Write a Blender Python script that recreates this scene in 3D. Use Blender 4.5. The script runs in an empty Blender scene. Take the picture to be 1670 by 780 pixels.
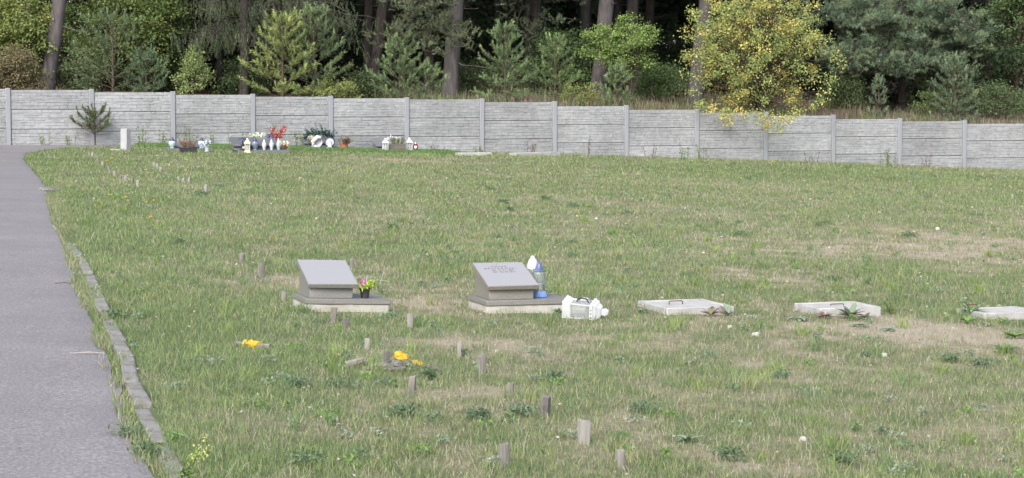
import bpy, bmesh, math, random
import numpy as np
from mathutils import Vector, Matrix, Euler
R = math.radians
random.seed(7); rng = np.random.default_rng(7)
SC = bpy.context.scene; COL = SC.collection

# ------------------------------------------------------------------ camera, sky, sun, exposure
F = 3600.0; CH = 1.62; PITCH = math.atan(250/3600.0)
cd = bpy.data.cameras.new('camera'); cam = bpy.data.objects.new('camera', cd); COL.objects.link(cam)
cam.location = (0, 0, CH); cam.rotation_euler = (math.pi/2-PITCH, 0, 0)
cd.sensor_width = 36; cd.lens = 36*F/1670; cd.clip_end = 3000; cd.clip_start = .1
SC.camera = cam
SUN_EL, SUN_AZ = R(40), R(200)      # azimuth clockwise from +Y: sun high behind the camera's left shoulder
w = bpy.data.worlds.new("World"); SC.world = w; w.use_nodes = True
nt = w.node_tree; bg = nt.nodes['Background']
sky = nt.nodes.new('ShaderNodeTexSky'); sky.sky_type = 'NISHITA'; sky.sun_disc = False
sky.sun_elevation = SUN_EL; sky.sun_rotation = SUN_AZ; sky.dust_density = 3; sky.air_density = 1
hs = nt.nodes.new('ShaderNodeHueSaturation'); hs.inputs['Saturation'].default_value = .6
nt.links.new(sky.outputs[0], hs.inputs['Color']); nt.links.new(hs.outputs[0], bg.inputs[0]); bg.inputs[1].default_value = .15
sd = bpy.data.lights.new('sun', 'SUN'); sd.energy = 1.5; sd.angle = R(24); sd.color = (1, .965, .93)
so = bpy.data.objects.new('sun', sd); COL.objects.link(so)
dv = Vector((math.sin(SUN_AZ)*math.cos(SUN_EL), math.cos(SUN_AZ)*math.cos(SUN_EL), math.sin(SUN_EL)))
so.rotation_euler = dv.to_track_quat('Z', 'Y').to_euler()
SC.view_settings.view_transform = 'Standard'; SC.view_settings.look = 'None'
SC.view_settings.exposure = 1.15; SC.view_settings.gamma = 1

# ------------------------------------------------------------------ geometry of the place
def sst(a, b, x):
    t = np.clip((x-a)/(b-a), 0, 1); return t*t*(3-2*t)
_H = rng.random((256, 256))
def vnoise(x, y, s=0):
    x = np.asarray(x, float)+s*17.3; y = np.asarray(y, float)+s*9.7
    xi = np.floor(x).astype(int); yi = np.floor(y).astype(int)
    fx = x-xi; fy = y-yi; fx = fx*fx*(3-2*fx); fy = fy*fy*(3-2*fy)
    a = _H[xi % 256, yi % 256]; b = _H[(xi+1) % 256, yi % 256]; c = _H[xi % 256, (yi+1) % 256]; d = _H[(xi+1) % 256, (yi+1) % 256]
    return (a*(1-fx)+b*fx)*(1-fy)+(c*(1-fx)+d*fx)*fy
def fbm(x, y, s=0, o=4):
    t = 0; am = .5; n = 0
    for k in range(o):
        t = t+am*vnoise(x*2**k, y*2**k, s+k); n += am; am *= .5
    return t/n
WL = 2.06; WTH = R(17.2); WX0, WY0 = -820/F*55.4, 55.4
WD = np.array([math.cos(WTH), math.sin(WTH)]); WN = np.array([-math.sin(WTH), math.cos(WTH)])   # along the wall, away from camera
def ad(x, y):
    return (x-WX0)*WD[0]+(y-WY0)*WD[1], (x-WX0)*WN[0]+(y-WY0)*WN[1]
def wp(a, d):
    return WX0+WD[0]*a+WN[0]*d, WY0+WD[1]*a+WN[1]*d
def ray(px, py):
    u = (px-835)/F; v = (390-py)/F; cp, sp = math.cos(PITCH), math.sin(PITCH)
    return np.array([u, cp+v*sp, -sp+v*cp])
def P(px, py, Y):
    d = ray(px, py); t = Y/d[1]; return Vector((t*d[0], Y, CH+t*d[2]))
PB = [237.6, 237, 237.5, 240, 244, 247, 249, 251.5, 255.5, 258.5, 262, 266, 270.5, 274, 278]
PT = [144.3, 146, 150, 154, 157, 159.7, 161.5, 166, 172.6, 178.4, 183, 188, 193.5, 197, 201]
def post_xy(i): return wp(i*WL, 0)
_zb = [P(835, PB[i], post_xy(i)[1]).z for i in range(15)]
_zt = [P(835, PT[i], post_xy(i)[1]).z for i in range(15)]
_zi = [-8]+list(range(15))+[24]
_zb2 = [_zb[0]+.2]+_zb+[_zb[-1]-.5]; _zt2 = [_zt[0]+.2]+_zt+[_zt[-1]-.5]
def zwallbase(a): return np.interp(a/WL, _zi, _zb2)
def zwalltop(a): return np.interp(a/WL, _zi, _zt2)
def zfield(x, y):
    x = np.asarray(x, float); y = np.asarray(y, float)
    near = -.035*np.clip(x, -25, 25)-.31*np.clip((y-15)/45, -.1, 1.2)
    a, d = ad(x, y)
    far = zwallbase(np.clip(a, -16, 45))
    k = sst(-14, 0, d)
    z = near*(1-k)+far*k
    return z+(fbm(x*.8, y*.8, 3)-.5)*.05*sst(10, 14, y)*(1-sst(-4, -.5, d))
def zf(x, y): return float(zfield(x, y))
def G(px, py, dz=0):
    d = ray(px, py); lo, hi = 3.0, 75.0
    f = lambda t: CH+t*d[2]-zf(t*d[0], t*d[1])
    for k in range(40):
        m = (lo+hi)/2
        if f(m) > 0: lo = m
        else: hi = m
    return Vector((lo*d[0], lo*d[1], CH+lo*d[2]+dz))
def zfloor(x, y):
    a, d = ad(np.asarray(x, float), np.asarray(y, float))
    i = a/WL; sl = .012+.06*sst(4, 8, i)
    dd = np.clip(d, 0, 80)
    return zwalltop(np.clip(a, -16, 45))-.16+sl*np.minimum(dd, 9)+.03*np.clip(dd-9, 0, 60)+(fbm(x*.5, y*.5, 8)-.5)*.3*sst(.3, 2.5, dd)
def PF(px, Y):   # a point of the forest floor on the picture column px at distance Y
    X = (px-835)/F*Y; return Vector((X, Y, float(zfloor(X, Y))))

# ------------------------------------------------------------------ scene-tree helpers
def tag(o, label, cat, group=None, kind=None):
    if label: o['label'] = label
    if cat: o['category'] = cat
    if group: o['group'] = group
    if kind: o['kind'] = kind
    return o
def thing(name, label, cat, loc=(0, 0, 0), rot=(0, 0, 0), group=None):
    o = bpy.data.objects.new(name, None); COL.objects.link(o)
    o.location = loc; o.rotation_euler = rot; o.empty_display_size = .1
    return tag(o, label, cat, group)
def copy_tree(o, parent=None):
    c = o.copy(); COL.objects.link(c)
    if parent is not None: c.parent = parent
    for ch in list(o.children): copy_tree(ch, c)
    return c
def link(name, me, mt, parent=None, loc=None):
    me.materials.append(mt) if mt.name not in [m.name for m in me.materials if m] else None
    o = bpy.data.objects.new(name, me); COL.objects.link(o)
    if parent is not None: o.parent = parent
    if loc is not None: o.location = loc
    return o
class MB:
    def __init__(s): s.v = []; s.f = []; s.M = Matrix.Identity(4)
    def add(s, vs, fs):
        b = len(s.v); s.v += [tuple(s.M @ Vector(p)) for p in vs]; s.f += [tuple(b+i for i in f) for f in fs]; return s
    def box(s, x0, x1, y0, y1, z0, z1):
        return s.hexa([(x0, y0, z0), (x1, y0, z0), (x1, y1, z0), (x0, y1, z0)], [(x0, y0, z1), (x1, y0, z1), (x1, y1, z1), (x0, y1, z1)])
    def hexa(s, b, t):
        return s.add(list(b)+list(t), [(3, 2, 1, 0), (4, 5, 6, 7), (0, 1, 5, 4), (1, 2, 6, 5), (2, 3, 7, 6), (3, 0, 4, 7)])
    def frus(s, cx, cy, z0, z1, w0, d0, w1, d1):
        q = lambda w_, d_, z: [(cx-w_/2, cy-d_/2, z), (cx+w_/2, cy-d_/2, z), (cx+w_/2, cy+d_/2, z), (cx-w_/2, cy+d_/2, z)]
        return s.hexa(q(w0, d0, z0), q(w1, d1, z1))
    def lathe(s, prof, n=16, cx=0, cy=0, z=0, lump=0):
        vs = []; fs = []
        for k, (r, h) in enumerate(prof):
            for j in range(n):
                a = 2*math.pi*j/n; q = r*(1+lump*math.cos(a*4)); vs.append((cx+q*math.cos(a), cy+q*math.sin(a), z+h))
        for k in range(len(prof)-1):
            for j in range(n):
                fs.append((k*n+j, k*n+(j+1) % n, (k+1)*n+(j+1) % n, (k+1)*n+j))
        fs.append(tuple(reversed(range(n)))); fs.append(tuple((len(prof)-1)*n+j for j in range(n)))
        return s.add(vs, fs)
    def tube(s, pts, rs, n=7, cap=True):
        pts = [Vector(p) for p in pts]; m = len(pts)
        if not hasattr(rs, '__len__'): rs = [rs]*m
        vs = []; fs = []; up = Vector((0.13, .21, 1))
        for k in range(m):
            t = (pts[min(k+1, m-1)]-pts[max(k-1, 0)])
            t = t.normalized() if t.length > 1e-9 else Vector((0, 0, 1))
            a = t.cross(up)
            if a.length < .1: a = t.cross(Vector((1, 0, 0)))
            a.normalize(); b = t.cross(a)
            for j in range(n):
                an = 2*math.pi*j/n; vs.append(tuple(pts[k]+(a*math.cos(an)+b*math.sin(an))*rs[k]))
        for k in range(m-1):
            for j in range(n):
                fs.append((k*n+j, k*n+(j+1) % n, (k+1)*n+(j+1) % n, (k+1)*n+j))
        if cap: fs.append(tuple(reversed(range(n)))); fs.append(tuple((m-1)*n+j for j in range(n)))
        return s.add(vs, fs)
    def ball(s, c, r, n=10, m=6, sq=1, jit=0):
        vs = []; fs = []
        for k in range(m+1):
            ph = math.pi*k/m
            for j in range(n):
                a = 2*math.pi*j/n; q = r*(1+jit*(random.random()-.5))
                vs.append((c[0]+q*math.sin(ph)*math.cos(a), c[1]+q*math.sin(ph)*math.sin(a), c[2]+q*math.cos(ph)*sq))
        for k in range(m):
            for j in range(n): fs.append((k*n+j, (k+1)*n+j, (k+1)*n+(j+1) % n, k*n+(j+1) % n))
        return s.add(vs, fs)
    def build(s, name, mt, parent=None, loc=None, bevel=0, smooth=True, jitter=0, seg=1, sub=0):
        me = bpy.data.meshes.new(name)
        bm = bmesh.new()
        vs = [bm.verts.new(p) for p in s.v]
        for f in s.f:
            try: bm.faces.new([vs[i] for i in f])
            except ValueError: pass
        bmesh.ops.remove_doubles(bm, verts=bm.verts, dist=1e-6)
        bmesh.ops.recalc_face_normals(bm, faces=bm.faces)
        if bevel: bmesh.ops.bevel(bm, geom=list(bm.edges), offset=bevel, segments=seg, affect='EDGES', clamp_overlap=True)
        if sub: bmesh.ops.subdivide_edges(bm, edges=list(bm.edges), cuts=sub, use_grid_fill=True)
        if jitter:
            for v in bm.verts: v.co += Vector((random.gauss(0, 1), random.gauss(0, 1), random.gauss(0, 1)))*jitter
        bm.to_mesh(me); bm.free()
        if smooth:
            me.polygons.foreach_set('use_smooth', [True]*len(me.polygons)); me.set_sharp_from_angle(angle=R(38))
        return link(name, me, mt, parent, loc)
def npmesh(name, V, faces, cols=None):
    """V (n,3); faces list of (m,k) int arrays; cols (n,3) per-vertex colour"""
    me = bpy.data.meshes.new(name); me.vertices.add(len(V)); me.vertices.foreach_set('co', V.astype(np.float32).ravel())
    idx = np.concatenate([f.ravel() for f in faces]).astype(np.int32)
    tot = np.concatenate([np.full(len(f), f.shape[1]) for f in faces]).astype(np.int32)
    st = np.concatenate([[0], np.cumsum(tot)[:-1]]).astype(np.int32)
    me.loops.add(len(idx)); me.loops.foreach_set('vertex_index', idx)
    me.polygons.add(len(tot)); me.polygons.foreach_set('loop_start', st); me.polygons.foreach_set('loop_total', tot)
    if cols is not None:
        at = me.color_attributes.new('col', 'FLOAT_COLOR', 'POINT')
        c4 = np.ones((len(V), 4), np.float32); c4[:, :3] = cols; at.data.foreach_set('color', c4.ravel())
    me.update(); me.validate(); return me
def unit(a): return a/np.maximum(np.linalg.norm(a, axis=-1, keepdims=True), 1e-9)
class Leaves:
    """collects leaf rhombs and needle triangles, one mesh per crown"""
    def __init__(s): s.V = []; s.Q = []; s.T = []; s.C = []; s.n = 0
    def leaves(s, c, a, l, wd, col, flat=.0):
        n = len(c)
        if n == 0: return
        a = unit(a); r = rng.normal(size=(n, 3)); r[:, 2] *= (1-flat)
        sd_ = unit(np.cross(a, unit(r)+np.array([0, 0, flat*2])))
        l = np.broadcast_to(np.asarray(l, float), (n,))[:, None]; wd = np.broadcast_to(np.asarray(wd, float), (n,))[:, None]
        V = np.stack([c-a*l/2, c+sd_*wd/2-a*l*.08, c+a*l/2, c-sd_*wd/2-a*l*.08], 1).reshape(-1, 3)
        s.Q.append(s.n+np.arange(4*n).reshape(n, 4)); s.V.append(V); s.C.append(np.repeat(col, 4, 0)); s.n += 4*n
    def needles(s, p, a, l, wd, col):
        n = len(p)
        if n == 0: return
        a = unit(a); sd_ = unit(np.cross(a, rng.normal(size=(n, 3))))
        l = np.broadcast_to(np.asarray(l, float), (n,))[:, None]
        V = np.stack([p-sd_*wd/2, p+sd_*wd/2, p+a*l], 1).reshape(-1, 3)
        s.T.append(s.n+np.arange(3*n).reshape(n, 3)); s.V.append(V); s.C.append(np.repeat(col, 3, 0)); s.n += 3*n
    def shoot(s, p0, p1, k, nl, wd, col, spread=.9, cvar=.15):
        """a bottlebrush of needles along p0->p1"""
        p0 = np.asarray(p0, float); p1 = np.asarray(p1, float); ax = unit(p1-p0)
        t = rng.random(k)[:, None]; p = p0+(p1-p0)*t
        r = rng.normal(size=(k, 3)); r -= (r@ax)[:, None]*ax; r = unit(r)
        a = ax*(1.15-spread*.5)+r*spread
        c = np.asarray(col)*(1+cvar*rng.normal(size=(k, 1)))
        s.needles(p, a, nl*(.75+.5*rng.random(k)), wd, np.clip(c, .004, 1))
    def build(s, name, mt, parent=None, loc=None):
        fs = []
        if s.Q: fs.append(np.concatenate(s.Q))
        if s.T: fs.append(np.concatenate(s.T))
        me = npmesh(name, np.concatenate(s.V), fs, np.concatenate(s.C))
        return link(name, me, mt, parent, loc)

# ------------------------------------------------------------------ materials
def newmat(name):
    m = bpy.data.materials.new(name); m.use_nodes = True
    return m, m.node_tree.nodes, m.node_tree.links, m.node_tree.nodes['Principled BSDF']
def mat(name, c1, c2=None, scale=8, rough=.8, bump=0, bscale=None, metal=0, spec=.3, trans=0, c3=None, scale3=40, amt3=.5, stretch=None, alpha=1):
    m, N, L, b = newmat(name)
    b.inputs['Roughness'].default_value = rough; b.inputs['Metallic'].default_value = metal
    b.inputs['Specular IOR Level'].default_value = spec; b.inputs['Transmission Weight'].default_value = trans
    tc = N.new('ShaderNodeTexCoord'); mp = N.new('ShaderNodeMapping'); L.new(tc.outputs['Object'], mp.inputs[0])
    if stretch: mp.inputs['Scale'].default_value = stretch
    def noise(sc, det=5):
        n = N.new('ShaderNodeTexNoise'); n.inputs['Scale'].default_value = sc; n.inputs['Detail'].default_value = det
        n.inputs['Roughness'].default_value = .65; L.new(mp.outputs[0], n.inputs['Vector']); return n
    if c2 is None: c2 = tuple(x*.82 for x in c1)
    n = noise(scale); rp = N.new('ShaderNodeValToRGB'); L.new(n.outputs['Fac'], rp.inputs[0])
    rp.color_ramp.elements[0].position = .32; rp.color_ramp.elements[1].position = .68
    rp.color_ramp.elements[0].color = (*c1, 1); rp.color_ramp.elements[1].color = (*c2, 1); out = rp.outputs[0]
    if c3:
        n3 = noise(scale3, 3); r3 = N.new('ShaderNodeValToRGB'); L.new(n3.outputs['Fac'], r3.inputs[0])
        r3.color_ramp.elements[0].position = .52; r3.color_ramp.elements[1].position = .62
        r3.color_ramp.elements[0].color = (0, 0, 0, 1); r3.color_ramp.elements[1].color = (amt3,)*3+(1,)
        mx = N.new('ShaderNodeMix'); mx.data_type = 'RGBA'; L.new(r3.outputs[0], mx.inputs[0]); L.new(out, mx.inputs[6]); mx.inputs[7].default_value = (*c3, 1); out = mx.outputs[2]
    L.new(out, b.inputs['Base Color'])
    if bump:
        bn = noise(bscale or scale*4); bp = N.new('ShaderNodeBump'); bp.inputs['Strength'].default_value = bump; bp.inputs['Distance'].default_value = .01
        L.new(bn.outputs['Fac'], bp.inputs['Height']); L.new(bp.outputs[0], b.inputs['Normal'])
    return m
def leafmat(name, tr=.3, rough=.6):
    m, N, L, b = newmat(name)
    a = N.new('ShaderNodeAttribute'); a.attribute_name = 'col'
    L.new(a.outputs['Color'], b.inputs['Base Color']); b.inputs['Roughness'].default_value = rough; b.inputs['Specular IOR Level'].default_value = .25
    t = N.new('ShaderNodeBsdfTranslucent'); L.new(a.outputs['Color'], t.inputs[0])
    mx = N.new('ShaderNodeMixShader'); mx.inputs[0].default_value = tr; L.new(b.outputs[0], mx.inputs[1]); L.new(t.outputs[0], mx.inputs[2])
    L.new(mx.outputs[0], N['Material Output'].inputs[0]); return m
M = {}
M['leaf'] = leafmat('leaf', .35); M['needle'] = leafmat('needle', .12, .7); M['grass'] = leafmat('grass_blade', .3, .7); M['petal'] = leafmat('petal', .25, .7)
M['bark'] = mat('pine_bark', (.05, .046, .046), (.12, .108, .108), 9, .95, 1, 30, stretch=(1, 1, .25))
M['bark_dark'] = mat('dark_bark', (.03, .026, .024), (.075, .065, .06), 9, .95, 1, 30, stretch=(1, 1, .25))
M['twig'] = mat('twig_bark', (.10, .075, .055), (.05, .04, .03), 20, .9)
M['concrete'] = mat('fence_concrete', (.29, .298, .31), (.205, .213, .222), 6, .92, .6, 50, c3=(.30, .305, .295), scale3=8, amt3=.6)
_m = M['concrete']; _N = _m.node_tree.nodes; _L = _m.node_tree.links; _b = _N['Principled BSDF']; _src = _b.inputs['Base Color'].links[0].from_socket
_oi = _N.new('ShaderNodeObjectInfo'); _mr = _N.new('ShaderNodeMapRange'); _mr.inputs[3].default_value = .88; _mr.inputs[4].default_value = 1.12; _L.new(_oi.outputs['Random'], _mr.inputs[0])
_tg = _N.new('ShaderNodeNewGeometry'); _tn = _N.new('ShaderNodeTexNoise'); _tn.inputs['Scale'].default_value = .9; _tn.inputs['Detail'].default_value = 6; _L.new(_tg.outputs['Position'], _tn.inputs['Vector'])
_mr2 = _N.new('ShaderNodeMapRange'); _mr2.inputs[1].default_value = .3; _mr2.inputs[2].default_value = .7; _mr2.inputs[3].default_value = .84; _mr2.inputs[4].default_value = 1.16; _L.new(_tn.outputs['Fac'], _mr2.inputs[0])
_mm = _N.new('ShaderNodeMath'); _mm.operation = 'MULTIPLY'; _L.new(_mr.outputs[0], _mm.inputs[0]); _L.new(_mr2.outputs[0], _mm.inputs[1])
_hv = _N.new('ShaderNodeHueSaturation'); _L.new(_mm.outputs[0], _hv.inputs['Value']); _L.new(_src, _hv.inputs['Color']); _L.new(_hv.outputs[0], _b.inputs['Base Color'])
M['post'] = mat('post_concrete', (.25, .26, .28), (.205, .213, .23), 3, .9, .3, 60, stretch=(1, 1, .2))
M['base_concrete'] = mat('grave_concrete', (.42, .41, .37), (.32, .305, .27), 6, .95, .5, 50, c3=(.24, .2, .14), scale3=9, amt3=.4)
M['slab_concrete'] = mat('slab_concrete', (.40, .40, .395), (.30, .295, .285), 9, .9, .5, 60, c3=(.3, .27, .22), scale3=14, amt3=.3)
M['granite'] = mat('granite_speckled', (.19, .188, .175), (.13, .128, .12), 200, .42, .1, 300, c3=(.29, .28, .25), scale3=170, amt3=.6, spec=.5)
M['granite_b'] = mat('granite_brownish', (.19, .182, .16), (.13, .124, .11), 200, .45, .1, 300, c3=(.31, .27, .205), scale3=170, amt3=.6, spec=.5)
M['granite_top'] = mat('granite_polished', (.27, .265, .275), (.25, .245, .255), 260, .22, 0, spec=.8, c3=(.30, .295, .30), scale3=230, amt3=.4)
M['granite_far'] = mat('granite_grey_far', (.15, .155, .175), (.11, .115, .13), 60, .3, spec=.6)
M['ink'] = mat('engraving', (.14, .135, .14), rough=.8)
M['wood'] = mat('weathered_wood', (.25, .238, .22), (.15, .143, .135), 22, .95, .8, 60, stretch=(1, 1, .12), c3=(.12, .1, .08), scale3=30, amt3=.5)
M['wood_d'] = mat('dark_weathered_wood', (.19, .175, .165), (.09, .08, .08), 22, .95, .8, 60, stretch=(1, 1, .12))
M['wood_l'] = mat('pale_cut_wood', (.33, .315, .295), (.22, .208, .195), 22, .95, .8, 60, stretch=(1, 1, .12))
M['white'] = mat('white_enamel', (.56, .57, .59), (.49, .50, .52), 9, .4, spec=.5)
M['cream'] = mat('cream_enamel', (.74, .66, .45), (.62, .54, .36), 9, .5)
M['black'] = mat('black_plastic', (.022, .022, .026), (.035, .035, .04), 9, .4, spec=.5)
M['steel'] = mat('grey_steel', (.35, .36, .38), (.22, .23, .25), 20, .35, metal=.8)
M['rust'] = mat('rusty_iron', (.10, .045, .03), (.05, .03, .025), 40, .8)
M['blue'] = mat('blue_plastic', (.05, .07, .19), (.12, .15, .26), 30, .3, spec=.5)
M['blue_pale'] = mat('pale_blue_plastic', (.20, .33, .66), (.15, .25, .56), 30, .4, spec=.5)
M['navy'] = mat('navy_metal', (.03, .035, .09), (.06, .07, .14), 30, .3, spec=.5)
M['glass'] = mat('clear_glass', (.70, .76, .73), (.66, .72, .70), 4, .1, trans=.85, spec=.5)
M['pane'] = mat('thin_pane', (.84, .87, .88), (.80, .84, .85), 4, .05, trans=.8, spec=.5)
M['frost'] = mat('frosted_glass', (.42, .55, .55), (.56, .66, .66), 14, .3, trans=.25, spec=.6)
M['frostblue'] = mat('smoky_blue_glass', (.13, .19, .28), (.32, .40, .46), 12, .2, trans=.3, spec=.6)
M['wax'] = mat('candle_wax', (.78, .76, .66), (.7, .68, .6), 6, .6)
M['terra'] = mat('terracotta', (.48, .15, .07), (.36, .11, .05), 12, .8)
M['redglass'] = mat('red_glass', (.30, .01, .02), (.16, .01, .02), 12, .25, spec=.6)
M['planter'] = mat('grey_brown_planter', (.15, .13, .12), (.10, .09, .085), 8, .8)
M['stemg'] = mat('green_stem', (.10, .16, .04), (.07, .11, .03), 10, .8)
M['yellow'] = mat('yellow_tape', (.66, .42, .03), (.44, .26, .02), 30, .5, .7, 60)
M['rag'] = mat('grey_sacking', (.22, .21, .195), (.11, .105, .10), 18, .95, .8, 40)
M['stonew'] = mat('pale_rubble', (.46, .45, .43), (.33, .32, .30), 14, .95, .6, 50)
M['kerb'] = mat('kerb_concrete', (.235, .235, .225), (.18, .178, .165), 7, .95, .8, 60, c3=(.12, .11, .08), scale3=12, amt3=.6)
M['marble'] = mat('pale_marker_stone', (.36, .365, .37), (.30, .30, .31), 8, .8, .3, 60)

# ------------------------------------------------------------------ ground sheets
edge_px = [(262, 800), (250, 780), (228, 735), (215, 700), (198, 655), (188, 620), (172, 585), (160, 548), (146, 515), (135, 485), (122, 455), (116, 425), (108, 398), (92, 372), (86, 345), (79, 320), (71, 300), (58, 284), (45, 270), (38, 260), (41, 252), (62, 246.5), (110, 242), (150, 240.6), (192, 239.4)]
edge = [G(*p) for p in edge_px]; eY = np.array([p.y for p in edge]); eX = np.array([p.x for p in edge])
_o = np.argsort(eY); eY = eY[_o]; eX = eX[_o]
def xedge(y):
    x = np.interp(y, eY, eX)
    return np.where(y < eY[0], eX[0]+(y-eY[0])*(eX[3]-eX[0])/(eY[3]-eY[0]), x)
spots = []   # (x, y, rx, ry, strength): bare (negative) or lush (positive) places seen in the photograph
def spot(px, py, rx, ry, k):
    g = G(px, py); spots.append((g.x, g.y, rx, ry, k))
for s_ in [(1500, 535, .5, .5, -.75), (1580, 552, .6, .45, -.8), (1630, 575, .5, .5, -.6), (1400, 535, .6, .35, -.55), (1180, 520, .3, .4, -.45), (1250, 500, .4, .5, -.3), (1530, 385, 1.2, 2.0, -.55), (1450, 405, 1.6, 1.4, -.4), (1320, 410, 1.4, 1.0, -.35),
           (680, 262, 2.2, 1.2, -.5), (1130, 300, 2.6, 2.2, -.28), (900, 330, 2, 2.0, -.25), (1150, 440, 1.2, .9, -.4), (1240, 455, .9, .6, -.3), (690, 640, .5, .6, -.35), (480, 700, .6, .5, -.35), (780, 560, .4, .5, -.3), (700, 500, .3, .6, -.35), (430, 455, .6, .9, -.3), (560, 470, 1.2, 1.2, -.2), (1300, 740, .4, .3, -.3), (1220, 600, .5, .5, -.22), (620, 565, .35, .5, -.3),
           (350, 245, 3.4, 2.6, .45), (560, 246, 4, 2.0, .4), (120, 260, 1.6, 5, .35), (140, 330, 1.2, 6, .28), (330, 620, .8, 2, .35), (300, 540, .8, 2, .3), (1500, 290, 6, 7, .25), (1200, 278, 6, 4, .22), (1040, 590, .6, .6, .2), (1320, 450, 2, 1.5, .15), (450, 740, .6, .4, .2)]:
    spot(*s_)
def greenness(x, y):
    g = .63+(fbm(x*.35, y*.22, 11)-.5)*.36+(fbm(x*1.7, y*.9, 21)-.5)*.6+(fbm(x*6, y*4, 31, 2)-.5)*.85; brk = .15+1.5*fbm(x*3.2, y*2.2, 71, 3)
    g = g+.16*sst(2.5, 0, x-xedge(y))-.05*sst(0, 6, x)*sst(40, 20, y)
    for (sx, sy, rx, ry, k) in spots:
        g = g+k*(brk if k < 0 else 1)*.9*np.exp(-(((x-sx)/rx)**2+((y-sy)/ry)**2))
    return np.clip(g, 0, 1)
def grid_mesh(name, X, Y, Z, cols=None):
    n, m = X.shape; V = np.stack([X, Y, Z], -1).reshape(-1, 3)
    i = np.arange(n-1)[:, None]*m+np.arange(m-1)[None]
    f = np.stack([i, i+1, i+m+1, i+m], -1).reshape(-1, 4)
    me = npmesh(name, V, [f], cols); me.polygons.foreach_set('use_smooth', [True]*len(me.polygons)); return me
ys = np.concatenate([[-300, -60, -10, 2, 5, 7], np.arange(8, 26, .12), np.arange(26, 70, .35), [75, 90, 140, 300, 700, 1500]])
us = np.concatenate([[-1, -.5, -.3], np.linspace(-.2, .2, 34)[1:-1]*1, [.3, .5, 1]])
us = np.concatenate([[-30, -6, -1.2, -.6], np.linspace(-.34, .34, 150), [.6, 1.2, 6, 30]])
Yg, Ug = np.meshgrid(ys, us, indexing='ij'); Xg = Ug*np.maximum(np.abs(Yg), 8)
Xg = np.clip(Xg, -1500, 1500)
gg = greenness(Xg, Yg)
m, N, L, b = newmat('meadow_ground')
at = N.new('ShaderNodeAttribute'); at.attribute_name = 'col'; tc = N.new('ShaderNodeNewGeometry')
def nz(sc, det=4, rgh=.6):
    n = N.new('ShaderNodeTexNoise'); n.inputs['Scale'].default_value = sc; n.inputs['Detail'].default_value = det; n.inputs['Roughness'].default_value = rgh; L.new(tc.outputs['Position'], n.inputs['Vector']); return n.outputs['Fac']
def mth(op, a, b_):
    n = N.new('ShaderNodeMath'); n.operation = op
    for k, q in enumerate((a, b_)):
        if isinstance(q, (int, float)): n.inputs[k].default_value = q
        else: L.new(q, n.inputs[k])
    return n.outputs[0]
sep = N.new('ShaderNodeSeparateColor'); L.new(at.outputs['Color'], sep.inputs[0])
v = mth('ADD', sep.outputs[0], mth('MULTIPLY', mth('SUBTRACT', nz(14), .5), .9)); v = mth('ADD', v, mth('MULTIPLY', mth('SUBTRACT', nz(70, 3), .5), 1.0))
rp = N.new('ShaderNodeValToRGB'); L.new(v, rp.inputs[0]); cr = rp.color_ramp
cr.elements[0].position = .08; cr.elements[0].color = (.33, .29, .225, 1); cr.elements[1].position = .95; cr.elements[1].color = (.10, .135, .06, 1)
for p_, c_ in ((.28, (.25, .225, .16)), (.42, (.19, .185, .12)), (.62, (.14, .16, .085))):
    e = cr.elements.new(p_); e.color = (*c_, 1)
L.new(rp.outputs[0], b.inputs['Base Color']); b.inputs['Roughness'].default_value = .95; b.inputs['Specular IOR Level'].default_value = .1
bp = N.new('ShaderNodeBump'); bp.inputs['Strength'].default_value = .8; bp.inputs['Distance'].default_value = .03; L.new(nz(45, 5), bp.inputs['Height']); L.new(bp.outputs[0], b.inputs['Normal'])
M['meadow'] = m
o = link('ground', grid_mesh('ground', Xg, Yg, zfield(Xg, Yg), np.stack([gg]*3, -1).reshape(-1, 3)), M['meadow']); tag(o, 'broad meadow lawn of mixed green and straw coloured turf', None, kind='structure')

# asphalt path
m, N, L, b = newmat('asphalt'); tc = N.new('ShaderNodeNewGeometry')
def rampc(src, stops):
    r = N.new('ShaderNodeValToRGB'); L.new(src, r.inputs[0]); e = r.color_ramp.elements
    e[0].position, e[0].color = stops[0][0], (*stops[0][1], 1); e[1].position, e[1].color = stops[-1][0], (*stops[-1][1], 1)
    for p_, c_ in stops[1:-1]:
        q = e.new(p_); q.color = (*c_, 1)
    return r.outputs[0]
big = rampc(nz(.9, 8, .75), [(.3, (.148, .138, .144)), (.52, (.175, .164, .171)), (.72, (.205, .193, .200))])
fine = rampc(nz(62, 4, .85), [(.34, (.5, .49, .49)), (.5, (.96, .96, .96)), (.62, (1.5, 1.48, 1.46)), (.70, (2.4, 2.35, 2.3))])
mx = N.new('ShaderNodeMix'); mx.data_type = 'RGBA'; mx.blend_type = 'MULTIPLY'; mx.inputs[0].default_value = 1; L.new(big, mx.inputs[6]); L.new(fine, mx.inputs[7])
L.new(mx.outputs[2], b.inputs['Base Color']); b.inputs['Roughness'].default_value = .85
bp = N.new('ShaderNodeBump'); bp.inputs['Strength'].default_value = .15; bp.inputs['Distance'].default_value = .004; L.new(nz(85, 2), bp.inputs['Height']); L.new(bp.outputs[0], b.inputs['Normal'])
M['asphalt'] = m
py_ = np.concatenate([[-300, -40, 0, 4, 6], np.arange(7, 30, .1), np.arange(30, 62, .25)])
px_u = np.linspace(0, 1, 60)[::-1]**1.5
Yp, Up = np.meshgrid(py_, px_u, indexing='ij')
XR = xedge(Yp)+(fbm(Yp*2.2, Yp*0+1, 5)-.5)*.09; XL = np.full_like(XR, -34.)
Xp = XR+(XL-XR)*Up
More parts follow.
